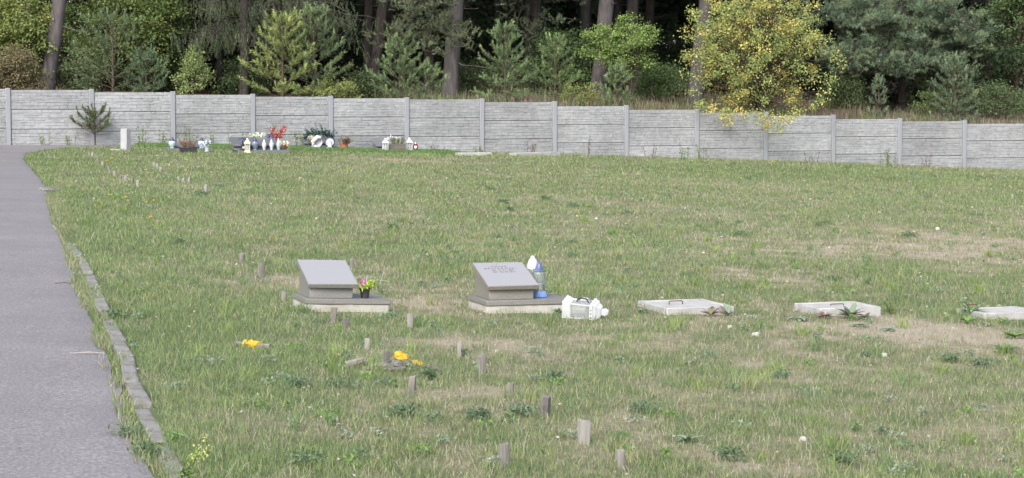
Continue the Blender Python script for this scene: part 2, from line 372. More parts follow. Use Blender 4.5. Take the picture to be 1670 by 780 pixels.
o = link('path', grid_mesh('path', Xp, Yp, zfield(Xp, Yp)+.004+.012*(Up > .001)), M['asphalt']); tag(o, 'grey asphalt path curving along the left side', None, kind='structure')

# forest floor behind the wall
aa = np.concatenate([[-60, -30], np.arange(-16, 46, .5), [60, 100]]); dd = np.concatenate([[.09], np.arange(.3, 16, .4), np.arange(17, 90, 3), [140, 300]])
A_, D_ = np.meshgrid(aa, dd, indexing='ij'); Xf, Yf = wp(A_, D_); Zf = zfloor(Xf, Yf)
Zf[:, 0] -= .0
Xf2 = np.concatenate([Xf[:, :1], Xf], 1); Yf2 = np.concatenate([Yf[:, :1], Yf], 1); Zf2 = np.concatenate([Zf[:, :1]-1.8, Zf], 1)
M['floor'] = mat('forest_litter', (.13, .095, .06), (.075, .06, .035), 2.5, .95, 1, 20, c3=(.20, .155, .10), scale3=11, amt3=.7)
o = link('forest_floor', grid_mesh('forest_floor', Xf2, Yf2, Zf2), M['floor']); tag(o, 'brown forest floor banked up behind the wall', None, kind='structure')

# ------------------------------------------------------------------ the precast concrete fence
def panel_mb(seed):
    rr = random.Random(seed); b_ = MB(); b_.box(.0, 1.98, .0, .045, 0, .484)
    z = .004
    hs_ = [rr.uniform(.05, .1) for _ in range(7)]; t = sum(hs_); hs_ = [h*.478/t for h in hs_]
    for h in hs_:
        x = .02
        while x < 1.95:
            l = min(rr.uniform(.07, .36), 1.96-x)
            if l > .03:
                d = rr.uniform(.004, .015); j = lambda: rr.uniform(.001, .006)
                x0, x1, z0, z1 = x+j(), x+l-j()*.4, z+j()*1.1, z+h-j()*.8
                b_.hexa([(x0, -d+rr.uniform(-.006, .006), z0), (x1, -d+rr.uniform(-.006, .006), z0), (x1, .001, z0-.002), (x0, .001, z0-.002)],
                        [(x0+.004, -d-rr.uniform(-.005, .004), z1-.004), (x1-.004, -d-rr.uniform(-.005, .004), z1-.004), (x1, .001, z1), (x0, .001, z1)])
            x += l
        z += h
    return b_
fence = thing('concrete_fence', 'long grey precast concrete panel wall stepping down to the right', 'wall', (WX0, WY0, 0), (0, 0, WTH))
I0, I1 = -4, 18
ztop = lambda i: float(zwalltop(i*WL)); zbase = lambda i: float(zwallbase(i*WL))
pm_ = [panel_mb(s_) for s_ in range(6)]; pmesh = []
for q in pm_:
    o = q.build('panel', M['concrete'], fence, smooth=False); pmesh.append(o)
first = {k: True for k in range(6)}; lastk = -1
for i in range(I0, I1):
    zt = ztop(i+1)
    for j in range(3):
        k = random.choice([q for q in range(6) if q != lastk]); lastk = k
        if first[k]: o = pmesh[k]; first[k] = False
        else: o = pmesh[k].copy(); COL.objects.link(o); o.parent = fence
        o.location = (i*WL+.04+random.uniform(-.003, .003), random.uniform(-.004, .006), zt-.495*(j+1)-.003)
    if zt-1.485 > min(zbase(i), zbase(i+1))-.05:     # bottom kick board where the ground dips
        MB().box(i*WL+.04, i*WL+2.02, .002, .045, zt-1.485-.35, zt-1.49).build('kick_board', M['concrete'], fence, smooth=False)
pp = MB().hexa([(-.06, -.05, 0), (.06, -.05, 0), (.06, .09, 0), (-.06, .09, 0)], [(-.06, -.05, 1.95), (.06, -.05, 1.95), (.06, .09, 1.95), (-.06, .09, 1.95)])
post0 = pp.build('post', M['post'], fence, bevel=.012)
for i in range(I0, I1+1):
    o = post0 if i == I0 else post0.copy()
    if i != I0: COL.objects.link(o); o.parent = fence
    o.location = (i*WL, 0, ztop(i)+.012-1.95); o.rotation_euler = (0, random.uniform(-.006, .006), 0)

# ------------------------------------------------------------------ trees
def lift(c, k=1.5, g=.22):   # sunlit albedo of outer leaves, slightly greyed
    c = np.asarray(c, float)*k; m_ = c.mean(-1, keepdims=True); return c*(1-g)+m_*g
def pal(n, cols, var=.18, wts=None):
    c = np.array(cols, float); k = rng.choice(len(c), n, p=wts)
    return np.clip(c[k]*(1+var*rng.normal(size=(n, 1))), .004, 1)
def curve(p0, p1, sag=.0, n=5, wob=.05):
    p0 = Vector(p0); p1 = Vector(p1); L_ = (p1-p0).length; out = []
    for k in range(n+1):
        t = k/n; p = p0.lerp(p1, t); p.z += sag*L_*4*t*(1-t)
        if 0 < k < n: p += Vector([random.gauss(0, wob*L_*.5) for _ in range(3)])
        out.append(p)
    return out
def broadleaf(name, label, base, c, r, ncl, nlf, lsz, cols, wts=None, group=None, stems=1, tr=.05, cl=.28, flat=.5, seed=0, extra=None, var=.2, hang=0, clip_wall=False, lk=1.85, cone=False, lg=.18):
    """base: world point; c, r: centre and radii of the crown in world metres"""
    random.seed(seed+100); cols = lift(cols, lk, lg)
    t = thing(name, label, 'tree' if 'tree' in name else 'bush', base, group=group)
    bx, by, bz = base; wood = MB(); lv = Leaves()
    top = Vector((c[0]-bx, c[1]-by, c[2]-bz+r[2]*.75))
    mains = []
    for s_ in range(stems):
        off = Vector((random.uniform(-.12, .12), random.uniform(-.12, .12), -.2)) if stems > 1 else Vector((0, 0, -.2))
        e_ = top+Vector((random.uniform(-.4, .4)*r[0], random.uniform(-.4, .4)*r[1], random.uniform(-.3, 0)*r[2]))*(1 if stems > 1 else .3)
        pts = curve(off, e_, 0, 8, .03); mains.append(pts); wood.tube(pts, [tr*(1-.85*k/8) for k in range(9)], 8)
    cts = []
    while len(cts) < ncl:
        q = rng.normal(size=3); q /= np.linalg.norm(q); rad = rng.random()**(.38 if lk != 1.95 else .5)
        nn = .78+.5*float(fbm(q[0]*2+seed, q[2]*2+q[1]*1.3, seed % 7))
        p = np.array(c)+q*np.array(r)*rad*nn
        if cone:
            tt = (p[2]-c[2]+r[2])/(2*r[2]); f_ = max(.08, 1.15-1.05*tt); p[0] = c[0]+(p[0]-c[0])*f_*1.1; p[1] = c[1]+(p[1]-c[1])*f_*1.1
        a_, d_ = ad(p[0], p[1])
        if clip_wall and d_ < .25 and p[2] < float(zwalltop(a_))+.12: continue
        if p[2] < bz+.12: continue
        cts.append(p)
    if extra: cts += [np.array(p) for p in extra]
    nex = len(extra) if extra else 0
    for p in cts:
        lp = Vector((p[0]-bx, p[1]-by, p[2]-bz)); mn = random.choice(mains)
        k = max(1, min(7, int(8*max(.1, (lp.z/max(top.z, .1))*.75-.05)))); st = mn[k]
        pts = curve(st, lp, .06-hang, 4, .06); wood.tube(pts, [max(.004, tr*.3*(1-.8*j/4)) for j in range(5)], 5)
        n = int(nlf*random.uniform(.6, 1.4)); rr = cl*random.uniform(.7, 1.3)
        off = rng.normal(size=(n, 3))*np.array([rr, rr, rr*(1-flat*.65)])*.6
        ax = unit(off+rng.normal(size=(n, 3))*.25)-np.array([0, 0, .35])
        sz = lsz*(.65+.7*rng.random(n)); base_c = pal(1, cols, .12, wts)[0]
        cc = pal(n, cols, var, wts)*.6+base_c*.4
        lv.leaves(np.array(lp)+off, ax, sz, sz*.62, cc, flat)
    wood.build('trunk', M['twig'], t); lv.build('crown', M['leaf'], t)
    return t
def young_pine(label, px, Y, ytop, wpx, cols, seed=0, group='young pines along the wall', base=None, tcol=None, dens=1, name='young_pine', lean=0, sh=.22, nl=.085):
    random.seed(seed+500); cols = [tuple(q) for q in lift(cols, 1.45, .05)]; bz_ = base if base is not None else PF(px, Y)
    top = P(px, ytop, Y); H = top.z-bz_.z; rad = wpx/F*Y/2
    t = thing(name, label, 'tree', bz_, group=group)
    wood = MB(); lv = Leaves(); wood.tube([(0, 0, -.15), (lean*.5, 0, H*.5), (lean, 0, H*.97)], [.012+.014*H, .01+.008*H, .006], 7)
    dens *= 1.15; col = lambda f=1: np.array(random.choice(cols))*random.uniform(.75, 1.2)*f
    lv.shoot((lean, 0, H-.36), (lean, 0, H), 110, nl*.9, .014, col(1.2), .65)
    z = H-.26; step = .2; k = 0; zlow = .12 if base is not None else -.3
    while z > zlow:
        f = min(1, 1-z/H); ln = rad*1.12*min(1, .2+1.1*f**.8)*random.uniform(.8, 1.1); nb = random.choice([4, 5, 5]); a0 = random.uniform(0, 6)
        for j in range(nb):
            a = a0+j*2*math.pi/nb+random.uniform(-.3, .3); l = ln*random.uniform(.7, 1.15); up = .98-.72*f
            d = Vector((math.cos(a), math.sin(a), up)).normalized(); p0 = Vector((lean*z/H, 0, z)); p1 = p0+d*l; p1.z += .12*l
            mid = p0.lerp(p1, .5)-Vector((0, 0, .05*l))
            wood.tube([p0, mid, p1], [.011, .008, .004], 5)
            lv.shoot(mid, p1, int(60*dens), nl, .012, col(), .8)
            tipd = (d*.45+Vector((random.gauss(0, .12), random.gauss(0, .12), 1))).normalized(); lv.shoot(p1, p1+tipd*sh*random.uniform(.5, .9), 44, nl*.8, .014, col(1.3), .6)
            ns = max(2, int(l/.11*dens))
            for q in range(ns):
                u = .25+.75*(q+random.random())/ns; pb = p0.lerp(p1, u); sd_ = Vector((-d.y, d.x, 0))*random.choice([-1, 1])
                dd_ = (d*.7+sd_*random.uniform(.4, 1.1)+Vector((0, 0, random.uniform(.0, .55)))).normalized()
                pe = pb+dd_*sh*random.uniform(.6, 1.15)*(.7+.5*f)
                lv.shoot(pb, pe, int(34*dens), nl, .012, col(.7+.3*u), .8)
        z -= step*random.uniform(.85, 1.2); step = min(.36, step*1.08)
    wood.build('trunk', M['twig'] if tcol is None else M[tcol], t); lv.build('crown', M['needle'], t); return t

# shared crown and trunk meshes of the tall trees
def tall_crown(seed, z0, z1, rad, n, sz, cols):
    lv = Leaves()
    k = n//40
    cz = rng.uniform(z0, z1, k); cr_ = rad*(1-.75*((cz-z0)/(z1-z0))**1.5)*rng.random(k)**.45; an = rng.random(k)*2*math.pi
    cc = np.stack([cr_*np.cos(an), cr_*np.sin(an), cz], 1)
    c = np.repeat(cc, 40, 0)+rng.normal(size=(k*40, 3))*np.array([.5, .5, .22])
    lv.leaves(c, rng.normal(size=(k*40, 3)), sz*(.6+.8*rng.random(k*40)), sz*.5, pal(k*40, cols, .2), .3)
    return lv
def trunk_mb(x0, x1, H, r0, wob=.02, dead=6, deadz=(1.5, 5)):
    w_ = MB(); n = 12; pts = []; rs = []
    for k in range(n+1):
        t = k/n; pts.append(Vector((x0+(x1-x0)*t+random.gauss(0, wob), random.gauss(0, wob), -.3+(H+.3)*t))); rs.append(r0*(1.18 if k == 0 else 1-.62*t))
    w_.tube(pts, rs, 14)
    for k in range(dead):
        z = random.uniform(*deadz); a = random.uniform(0, 6.28); l = random.uniform(.4, 1.8); xx = x0+(x1-x0)*z/H
        p0 = Vector((xx, 0, z)); w_.tube(curve(p0, p0+Vector((math.cos(a)*l, math.sin(a)*l, random.uniform(-.35, .25)*l)), -.03, 4), [.022, .016, .011, .007, .004], 5)
    return w_
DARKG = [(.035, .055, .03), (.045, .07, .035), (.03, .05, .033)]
PINEG = [(.05, .085, .05), (.065, .10, .06), (.04, .075, .05)]
crowns = []
hold = []
for s_ in range(3):
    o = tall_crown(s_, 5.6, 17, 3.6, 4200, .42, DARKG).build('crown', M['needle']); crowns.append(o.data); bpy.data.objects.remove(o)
# front trunks that can be told apart: (px at base, px at frame top, distance, width px, label)
front = [(76, 102, 60.0, 25, 'bark', 'thick leaning pine trunk behind the left end of the wall, tilted right'),
         (398, 402, 61.5, 15, 'bark_dark', 'straight grey trunk of the spruce left of the twin young pines'),
         (607, 627, 66.0, 19, 'bark_dark', 'dark slender trunk between the young pine pair and the shaggy pine'),
         (732, 746, 63.5, 27, 'bark', 'thick scaly pine trunk half hidden by its drooping grey green boughs'),
         (950, 955, 74.0, 17, 'bark', 'thin red brown trunk just left of the tallest bright pine trunk'),
         (974, 989, 66.0, 27, 'bark', 'thick bright pine trunk left of the lime green bush'),
         (1030, 1036, 78.0, 14, 'bark', 'far slim trunk seen above the lime green bush'),
         (1132, 1150, 67.0, 26, 'bark', 'thick dark pine trunk at the left edge of the yellow tree'),
         (362, 356, 68.0, 12, 'bark_dark', 'thin dark trunk inside the drooping spruce boughs'),
         (300, 296, 72.0, 11, 'bark_dark', 'thin shaded trunk left of the drooping spruce boughs'),
         ]
tall = []
for k, (pa, pb, Y, wpx, bk, lab) in enumerate(front):
    random.seed(40+k); b0 = PF(pa, Y); topz = P(835, 0, Y).z-b0.z; H = 17
    dx = (pb-pa)/F*Y/topz*H*.6; r0 = wpx/F*Y/2
    t = thing('pine_tree', lab, 'tree', b0)
    w_ = MB(); n = 16; pts = []; rs = []
    for q in range(n+1):
        u = q/n; z = -.3+(H+.3)*u; xs = (pb-pa)/F*Y*min(z/topz, 1.0+.35*max(0, z/topz-1)) if z > 0 else 0
        pts.append(Vector((xs+random.gauss(0, .012), random.gauss(0, .02), z))); rs.append(r0*(1.15 if q == 0 else 1-.6*u))
    w_.tube(pts, rs, 16)
    for q in range(7):
        z = random.uniform(1.2, 5); a = random.uniform(0, 6.28); l = random.uniform(.4, 1.4)
        p0 = Vector(((pb-pa)/F*Y*z/topz, 0, z)); w_.tube(curve(p0, p0+Vector((math.cos(a)*l, math.sin(a)*l, random.uniform(-.3, .2)*l)), -.03, 4), [.018, .013, .009, .006, .003], 5)
    w_.build('trunk', M[bk], t, jitter=.004)
    c_ = bpy.data.objects.new('crown', crowns[k % 3]); COL.objects.link(c_); c_.parent = t; c_.location = (pts[-1].x, 0, 0); tall.append(t)
# rows of tall trees deeper in the forest
protos = []
for s_ in range(3):
    random.seed(70+s_); t = thing('forest_tree', 'tall bare trunked tree in the dark forest beyond the wall', 'tree', (0, 0, 0), group='tall trees deep in the forest')
    trunk_mb(0, random.uniform(-.6, .6), 17, .15+.03*s_, .03, 14, (1.2, 6)).build('trunk', M['bark_dark'], t, jitter=.004)
    c_ = bpy.data.objects.new('crown', crowns[s_]); COL.objects.link(c_); c_.parent = t; protos.append(t)
random.seed(5); cnt = 0; used = [False]*3; pl = []
for row in range(9):
    d = 9+row*5.5
    for q in range(11):
        a = -9+q*4.8+random.uniform(-1.6, 1.6)+(row % 2)*2.2; d2 = d+random.uniform(-1.8, 1.8)
        x, y = wp(a*(1+row*.09)-row*1.3, d2); pxx = 835+F*x/y
        if pxx < -500 or pxx > 2200: continue
        pl.append((x, y))
for k, (x, y) in enumerate(pl):
    s_ = k % 3; o = protos[s_] if not used[s_] else copy_tree(protos[s_]); used[s_] = True
    o.location = (x, y, float(zfloor(x, y))); o.rotation_euler = (random.uniform(-.03, .03), random.uniform(-.03, .03), random.uniform(0, 6.28)); sc_ = random.uniform(.85, 1.15); o.scale = (sc_, sc_, sc_)

# dark thicket closing the forest at its far side (reads as one mass)
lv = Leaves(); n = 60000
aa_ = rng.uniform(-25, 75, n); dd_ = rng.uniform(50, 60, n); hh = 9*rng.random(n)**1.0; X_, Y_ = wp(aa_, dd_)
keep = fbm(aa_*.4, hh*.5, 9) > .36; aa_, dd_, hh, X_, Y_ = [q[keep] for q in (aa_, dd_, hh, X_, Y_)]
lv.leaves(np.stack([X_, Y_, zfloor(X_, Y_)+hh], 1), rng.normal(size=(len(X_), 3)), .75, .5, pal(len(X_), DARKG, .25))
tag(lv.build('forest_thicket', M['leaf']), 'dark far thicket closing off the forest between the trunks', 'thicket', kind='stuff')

# understorey shrubs in the shade
GRN = [(.07, .115, .03), (.09, .14, .035), (.055, .095, .03), (.11, .15, .04)]
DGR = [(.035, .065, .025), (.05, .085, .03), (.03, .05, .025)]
def bl(name, label, px, Y, x0, x1, y0, y1, ncl, nlf, lsz, cols, ry=None, **kw):
    b0 = PF(px, Y); s_ = Y/F; p0 = P((x0+x1)/2, (y0+y1)/2, Y)
    rx = (x1-x0)/2*s_; rz = (y1-y0)/2*s_
    return broadleaf(name, label, b0, tuple(p0), (rx, ry or rx*.8, rz), ncl, nlf, lsz, cols, **kw)
proto_b = None; random.seed(9)
sh_px = [(560, 72), (650, 78), (800, 72), (880, 76), (1060, 80), (1110, 74), (1180, 84), (1260, 76), (1400, 72), (1500, 72), (1600, 70), (40, 66), (150, 68), (250, 68), (340, 70), (430, 68), (480, 74), (700, 86), (960, 84), (1320, 88), (520, 90), (1050, 92), (610, 96), (780, 94), (880, 98), (1170, 100)]
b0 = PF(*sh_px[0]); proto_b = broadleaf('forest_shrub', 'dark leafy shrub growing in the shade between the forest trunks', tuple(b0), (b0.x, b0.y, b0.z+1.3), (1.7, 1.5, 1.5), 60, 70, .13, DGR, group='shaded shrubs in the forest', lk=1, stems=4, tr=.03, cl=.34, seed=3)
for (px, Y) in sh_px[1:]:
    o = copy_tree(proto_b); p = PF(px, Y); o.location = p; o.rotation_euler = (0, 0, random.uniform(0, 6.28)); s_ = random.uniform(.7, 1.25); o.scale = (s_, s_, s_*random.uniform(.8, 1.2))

# left broadleaves
YG = [(.14, .17, .035), (.10, .14, .035), (.18, .19, .04), (.08, .12, .03)]
bl('leafy_tree', 'yellow green leafy tree at the far left, left of the leaning trunk', 10, 60, -70, 78, -30, 120, 120, 120, .085, YG, stems=3, tr=.06, seed=1, cl=.26)
bl('autumn_bush', 'rust tinged brownish bush at the far left behind the wall', 25, 58.5, -45, 66, 70, 160, 90, 110, .06, [(.12, .095, .045), (.09, .085, .04), (.085, .095, .035), (.13, .10, .05)], stems=5, tr=.02, seed=2, cl=.2)
bl('leafy_tree', 'tall green leafy tree right of the leaning trunk', 170, 63, 95, 290, -60, 150, 210, 130, .08, [(.08, .13, .03), (.11, .16, .035), (.06, .10, .028), (.15, .18, .04)], stems=4, tr=.06, seed=4, cl=.27)
bl('leafy_tree', 'leafy green tree between the leaning trunk and the drooping spruce', 255, 65, 215, 320, -40, 160, 80, 110, .08, [(.055, .09, .025), (.075, .12, .03), (.10, .14, .04)], stems=3, tr=.05, seed=5, cl=.27)
bl('sapling_tree', 'small pale yellow green conical sapling behind the third wall bay', 315, 59.3, 280, 352, 78, 165, 60, 75, .055, [(.145, .19, .06), (.11, .16, .045), (.18, .215, .075), (.09, .13, .04)], stems=2, tr=.02, seed=6, cl=.14, cone=True)
bl('leafy_bush', 'low green bush at the foot of the spruce trunk', 395, 62, 350, 440, 90, 170, 45, 80, .06, DGR+[(.09, .12, .035)], stems=4, tr=.02, seed=7, cl=.2)
bl('leafy_bush', 'low yellowish bush beneath the twin young pines', 520, 59.6, 470, 590, 128, 172, 30, 70, .05, YG, stems=4, tr=.015, seed=8, cl=.15)
# middle
bl('leafy_bush', 'tall dark green bush left of the thick bright pine trunk', 925, 66.5, 860, 975, 45, 165, 110, 100, .075, [(.055, .10, .03), (.08, .13, .035), (.04, .075, .025)], stems=5, tr=.03, seed=9, cl=.25)
bl('lime_tree', 'bright lime green rounded small tree right of the thick bright trunk', 1022, 64.2, 955, 1072, 26, 122, 120, 110, .062, [(.145, .22, .045), (.11, .175, .04), (.18, .25, .06), (.085, .135, .035)], stems=3, tr=.03, seed=10, cl=.2, flat=.7)
bl('leafy_bush', 'dark green bush below and right of the lime green tree', 1065, 66.5, 1030, 1105, 100, 165, 50, 80, .065, [(.05, .09, .03), (.07, .12, .03)], stems=4, tr=.02, seed=11, cl=.2)
bl('leafy_bush', 'small yellow green weed bush just above the wall near the middle', 945, 60.9, 915, 985, 135, 182, 30, 60, .045, YG, stems=4, tr=.012, seed=12, cl=.14)
for k, (px, Y, x0, x1, y0, y1, lab) in enumerate([(590, 63, 560, 618, 118, 168, 'low shaded green bush at the foot of the dark slender trunk'), (770, 65, 735, 802, 100, 158, 'mid green bush right of the shaggy pine trunk'), (850, 65.5, 800, 885, 88, 160, 'loose green bush behind the tall leader pine'), (1100, 69, 1062, 1140, 112, 168, 'shaded low bush between the lime tree and the yellow tree'), (1380, 67, 1340, 1410, 118, 182, 'dark low bush right of the yellow tree trunk'), (1530, 68.5, 1480, 1600, 100, 190, 'dark green bush behind the pale stemmed young pine'), (1610, 67.5, 1570, 1680, 130, 205, 'low bushy growth under the far right leafy tree'), (120, 60.5, 85, 160, 100, 160, 'low green bush right of the leaning trunk foot')]):
    bl('leafy_bush', lab, px, Y, x0, x1, y0, y1, 60, 75, .06, [[(.06, .09, .035), (.08, .115, .04)], [(.05, .08, .035), (.07, .10, .04), (.10, .12, .045)]][k % 2], stems=4, tr=.015, seed=60+k, cl=.22)
# the big yellow-leaved tree hanging over the wall
ex = []
random.seed(31)
for (px, py) in [(1360, 88), (1372, 104), (1350, 62), (1345, 150), (1338, 165), (1118, 120), (1124, 90), (1356, 128), (1128, 150), (1187, 196), (1180, 190), (1215, 190), (1240, 196), (1250, 205), (1272, 208), (1268, 200), (1290, 190), (1230, 185), (1205, 182), (1300, 183), (1160, 176), (1185, 183), (1262, 190), (1244, 188), (1325, 176), (1140, 172), (1280, 196)]:
    p = P(px, py, 60.7+random.uniform(-.2, .2)+(px-1235)*.0022); ex.append(p)
YEL = [(.17, .22, .06), (.12, .17, .055), (.36, .29, .06), (.42, .30, .07), (.09, .13, .045), (.22, .24, .065)]
bl('yellow_tree', 'large tree with yellowing leaves hanging over the wall', 1235, 62.9, 1120, 1350, -58, 188, 390, 80, .060, YEL, wts=[.26, .24, .15, .08, .15, .12], stems=6, tr=.045, seed=14, cl=.18, ry=1.7, lg=.13, lk=1.95, flat=.3, extra=ex, clip_wall=True, var=.14)
# right
bl('leafy_tree', 'dark green dense leafy tree at the far right', 1655, 71.5, 1590, 1780, -80, 220, 230, 130, .085, [(.055, .10, .03), (.075, .13, .035), (.04, .07, .025), (.10, .15, .045)], stems=4, tr=.08, seed=15, cl=.3)
bl('leafy_bush', 'small green bush behind the wall left of the far right leafy tree', 1500, 66.5, 1470, 1580, 150, 200, 36, 60, .05, [(.06, .10, .03), (.10, .14, .04)], stems=4, tr=.012, seed=16, cl=.16)

# mature pine and spruce boughs that reach down into view
def boughs(name, label, px, Y, H, specs, cols, droop=.0, pads=14, sh=.28, nl=.085, tr=.16, hang=False, seed=0, bark='bark_dark'):
    random.seed(seed+900); cols = [tuple(q) for q in lift(cols, 1.38, .08)]; b0 = PF(px, Y); t = thing(name, label, 'tree', b0); wood = MB(); lv = Leaves()
    wood.tube([(0, 0, -.3), (.05, 0, H*.5), (0, 0, H)], [tr, tr*.75, tr*.3], 12)
    for (ex_, ey, Ye, w_, dens) in specs:    # bough end pixel, its distance, pad radius in metres
        e = P(ex_, ey, Ye)-b0; st = Vector((0, 0, max(1.5, e.z+random.uniform(.1, 1.0))))
        pts = curve(st, e, .05 if not hang else .12, 6, .04); wood.tube(pts, [.04*(1-.8*k/6) for k in range(7)], 6)
        for q in range(int(pads*dens)):
            u = random.uniform(.35, 1); k = min(5, int(u*6)); pb = pts[k].lerp(pts[k+1], u*6-k)
            off = Vector((random.gauss(0, w_), random.gauss(0, w_), random.gauss(0, w_*.38))); pc = pb+off
            wood.tube([pb, pb.lerp(pc, .6)+Vector((0, 0, .04)), pc], [.012, .008, .005], 4)
            cbase = np.array(random.choice(cols))*random.uniform(.7, 1.25)
            for r_ in range(5 if not hang else 6):
                if hang: dv_ = Vector((random.gauss(0, .3), random.gauss(0, .3), -1)).normalized(); ll = random.uniform(.2, .55)
                else: dv_ = (off*.8+Vector((random.gauss(0, .5), random.gauss(0, .5), random.uniform(.1, .9)))).normalized(); ll = sh*random.uniform(.5, 1.1)
                s0 = pc+Vector((random.gauss(0, .1), random.gauss(0, .1), random.gauss(0, .05)))
                lv.shoot(s0, s0+dv_*ll, 40 if not hang else 46, nl if not hang else .035, .012, cbase*random.uniform(.8, 1.2), .85)
    wood.build('trunk', M[bark], t)
    lv.build('foliage', M['needle'], t)
    c_ = bpy.data.objects.new('crown', crowns[seed % 3]); COL.objects.link(c_); c_.parent = t
    return t
random.seed(77)
BP = [(.09, .13, .078), (.115, .16, .09), (.07, .11, .068), (.12, .15, .08)]
OLV = [(.10, .12, .065), (.13, .15, .08), (.08, .10, .055), (.10, .14, .08)]
sp = [(random.uniform(300, 600), random.uniform(-30, 85)-abs(q-14)*.4, 61.5+random.uniform(-2.0, 2.2), .35, 1) for q in range(34)]
boughs('spruce_tree', 'drooping grey green spruce boughs hanging behind the young pines', 402, 62.6, 15, sp, [(.055, .075, .04), (.075, .095, .05), (.09, .11, .055)], hang=True, pads=15, seed=1, tr=.12)
sp = [(random.uniform(628, 775), random.uniform(-30, 88), 63+random.uniform(-1.5, 1.5), .26, 1) for q in range(20)]+[(750, 75, 62.3, .2, 1), (690, 85, 62.5, .2, 1), (765, 68, 62.4, .2, 1)]
boughs('shaggy_pine', 'shaggy grey green pine boughs hanging around a thick scaly trunk', 700, 64.6, 14, sp, OLV, seed=2, pads=11, nl=.07)
sp = [(random.uniform(775, 925), random.uniform(-30, 30), 66+random.uniform(-1.5, 1.5), .3, 1) for q in range(12)]+[(870, 70, 66, .25, 1), (840, 40, 66, .2, .7), (905, 40, 66, .2, .6)]
boughs('pine_tree', 'grey green pine boughs at the top left of the thin red brown trunk', 860, 67.5, 14, sp, OLV, seed=3, pads=9, nl=.07, tr=.1)
sp = []
for (cx, cy, rx, ry, k) in [(1370, 60, 55, 45, 10), (1395, 95, 45, 22, 7), (1440, 30, 80, 30, 10), (1450, 125, 55, 22, 9), (1480, 75, 55, 35, 9), (1530, 30, 55, 30, 9), (1555, 70, 40, 30, 8), (1330, 20, 40, 30, 6), (1575, 110, 30, 25, 4)]:
    for q in range(k): sp.append((cx+random.uniform(-1, 1)*rx, cy+random.uniform(-1, 1)*ry, 67.5+random.uniform(-2.2, 1.5), .25, 1))
boughs('blue_pine', 'broad blue green pine boughs right of the yellow tree', 1470, 69.4, 14, sp, BP, seed=4, pads=16, nl=.09, sh=.3, tr=.14)

# young pines along the wall
PYG = [(.19, .23, .075), (.23, .26, .09), (.15, .20, .07)]; PBG = [(.115, .165, .075), (.145, .19, .085), (.095, .14, .07)]; PMG = [(.11, .16, .065), (.14, .19, .08), (.09, .13, .055)]
young_pine('yellow green young pine, left one of the close pair behind the wall', 462, 59.4, 26, 112, PYG, 1)
young_pine('blue green young pine with a pale stem, right one of the close pair', 513, 60.0, 13, 98, PBG, 2)
young_pine('compact blue green young pine behind the fifth wall bay', 652, 60.4, 62, 92, PBG, 3)
young_pine('short blue green young pine touching the compact one on its right', 700, 60.6, 104, 62, PBG, 4)
young_pine('blue green young pine with a tall leader behind the sixth wall post', 824, 61.2, 40, 86, PBG, 5)
young_pine('thin mid green young pine left of the thick bright trunk', 905, 62.2, 62, 70, PMG, 6, dens=.8)
young_pine('large hazy green young pine right of the leaning trunk', 186, 59.0, 30, 150, [(.08, .115, .06), (.10, .135, .07), (.065, .10, .05)], 7, dens=.55)
young_pine('small soft green young pine left of the pale conical sapling', 240, 59.6, 85, 62, [(.08, .13, .07), (.10, .15, .08)], 17, dens=.8)
young_pine('small pale stemmed young pine at the right behind the wall', 1556, 65.6, 92, 78, BP, 8, dens=.9)
young_pine('tiny thin young pine right of the yellow tree', 1432, 65.2, 122, 30, BP, 9, dens=.6)
young_pine('low green pine seedling beside the thick bright pine trunk', 1005, 62.6, 105, 52, PBG, 10, dens=.8)
g_ = G(165, 240); a_, d_ = ad(g_.x, g_.y); x_, y_ = wp(a_, -.45); g_ = Vector((x_, y_, zf(x_, y_)))
young_pine('scrubby little pine in front of the wall near its left end', 152, g_.y, 178, 74, [(.06, .075, .04), (.09, .125, .055), (.10, .10, .05)], 11, base=g_, group=None, dens=.95, name='small_pine')

# dry grass and low cover along the top of the bank (uncountable)
def blades(x, y, z, h, wd, col, lean=.5):
    n = len(x); a = rng.random(n)*2*math.pi; la = rng.random(n)*2*math.pi; lm = lean*rng.random(n)*h
    b0 = np.stack([x, y, z], 1); sx = np.stack([np.cos(a), np.sin(a), np.zeros(n)], 1)*(wd/2)[:, None]
    ld = np.stack([np.cos(la)*lm, np.sin(la)*lm, np.zeros(n)], 1); up = np.zeros((n, 3)); up[:, 2] = h
    m_ = b0+up*.55+ld*.35; t_ = b0+up*np.clip(1-.25*lm/h, .4, 1)[:, None]+ld
    V = np.stack([b0-sx, b0+sx, m_+sx*.8, m_-sx*.8, t_], 1).reshape(-1, 3)
    i = np.arange(n)*5
    return V, [np.stack([i, i+1, i+2, i+3], 1), np.stack([i+3, i+2, i+4], 1)], np.repeat(col, 5, 0)
n = 26000; a_ = rng.uniform(5.2*WL, 19*WL, n); d_ = .15+9*rng.random(n)**1.6; x_, y_ = wp(a_, d_)
kf = fbm(a_*1.2, d_*1.2, 14); kp = kf > .38; a_, d_, x_, y_, kf = [q[kp] for q in (a_, d_, x_, y_, kf)]
c_ = np.where((kf > .58)[:, None], pal(len(x_), [(.12, .15, .07), (.15, .18, .08)]), pal(len(x_), [(.22, .19, .145), (.16, .135, .105), (.27, .24, .18), (.13, .105, .085)]))
h_ = .06+.30*rng.random(len(x_))**2.4*(.6+kf)
V, Fs, C = blades(x_, y_, zfloor(x_, y_)-.01, h_, .012+.006*rng.random(len(x_)), c_, .8)
tag(link('bank_grass', npmesh('bank_grass', V, Fs, C), M['grass']), 'dry brown grass and bracken on the bank above the wall', 'dry grass', kind='stuff')

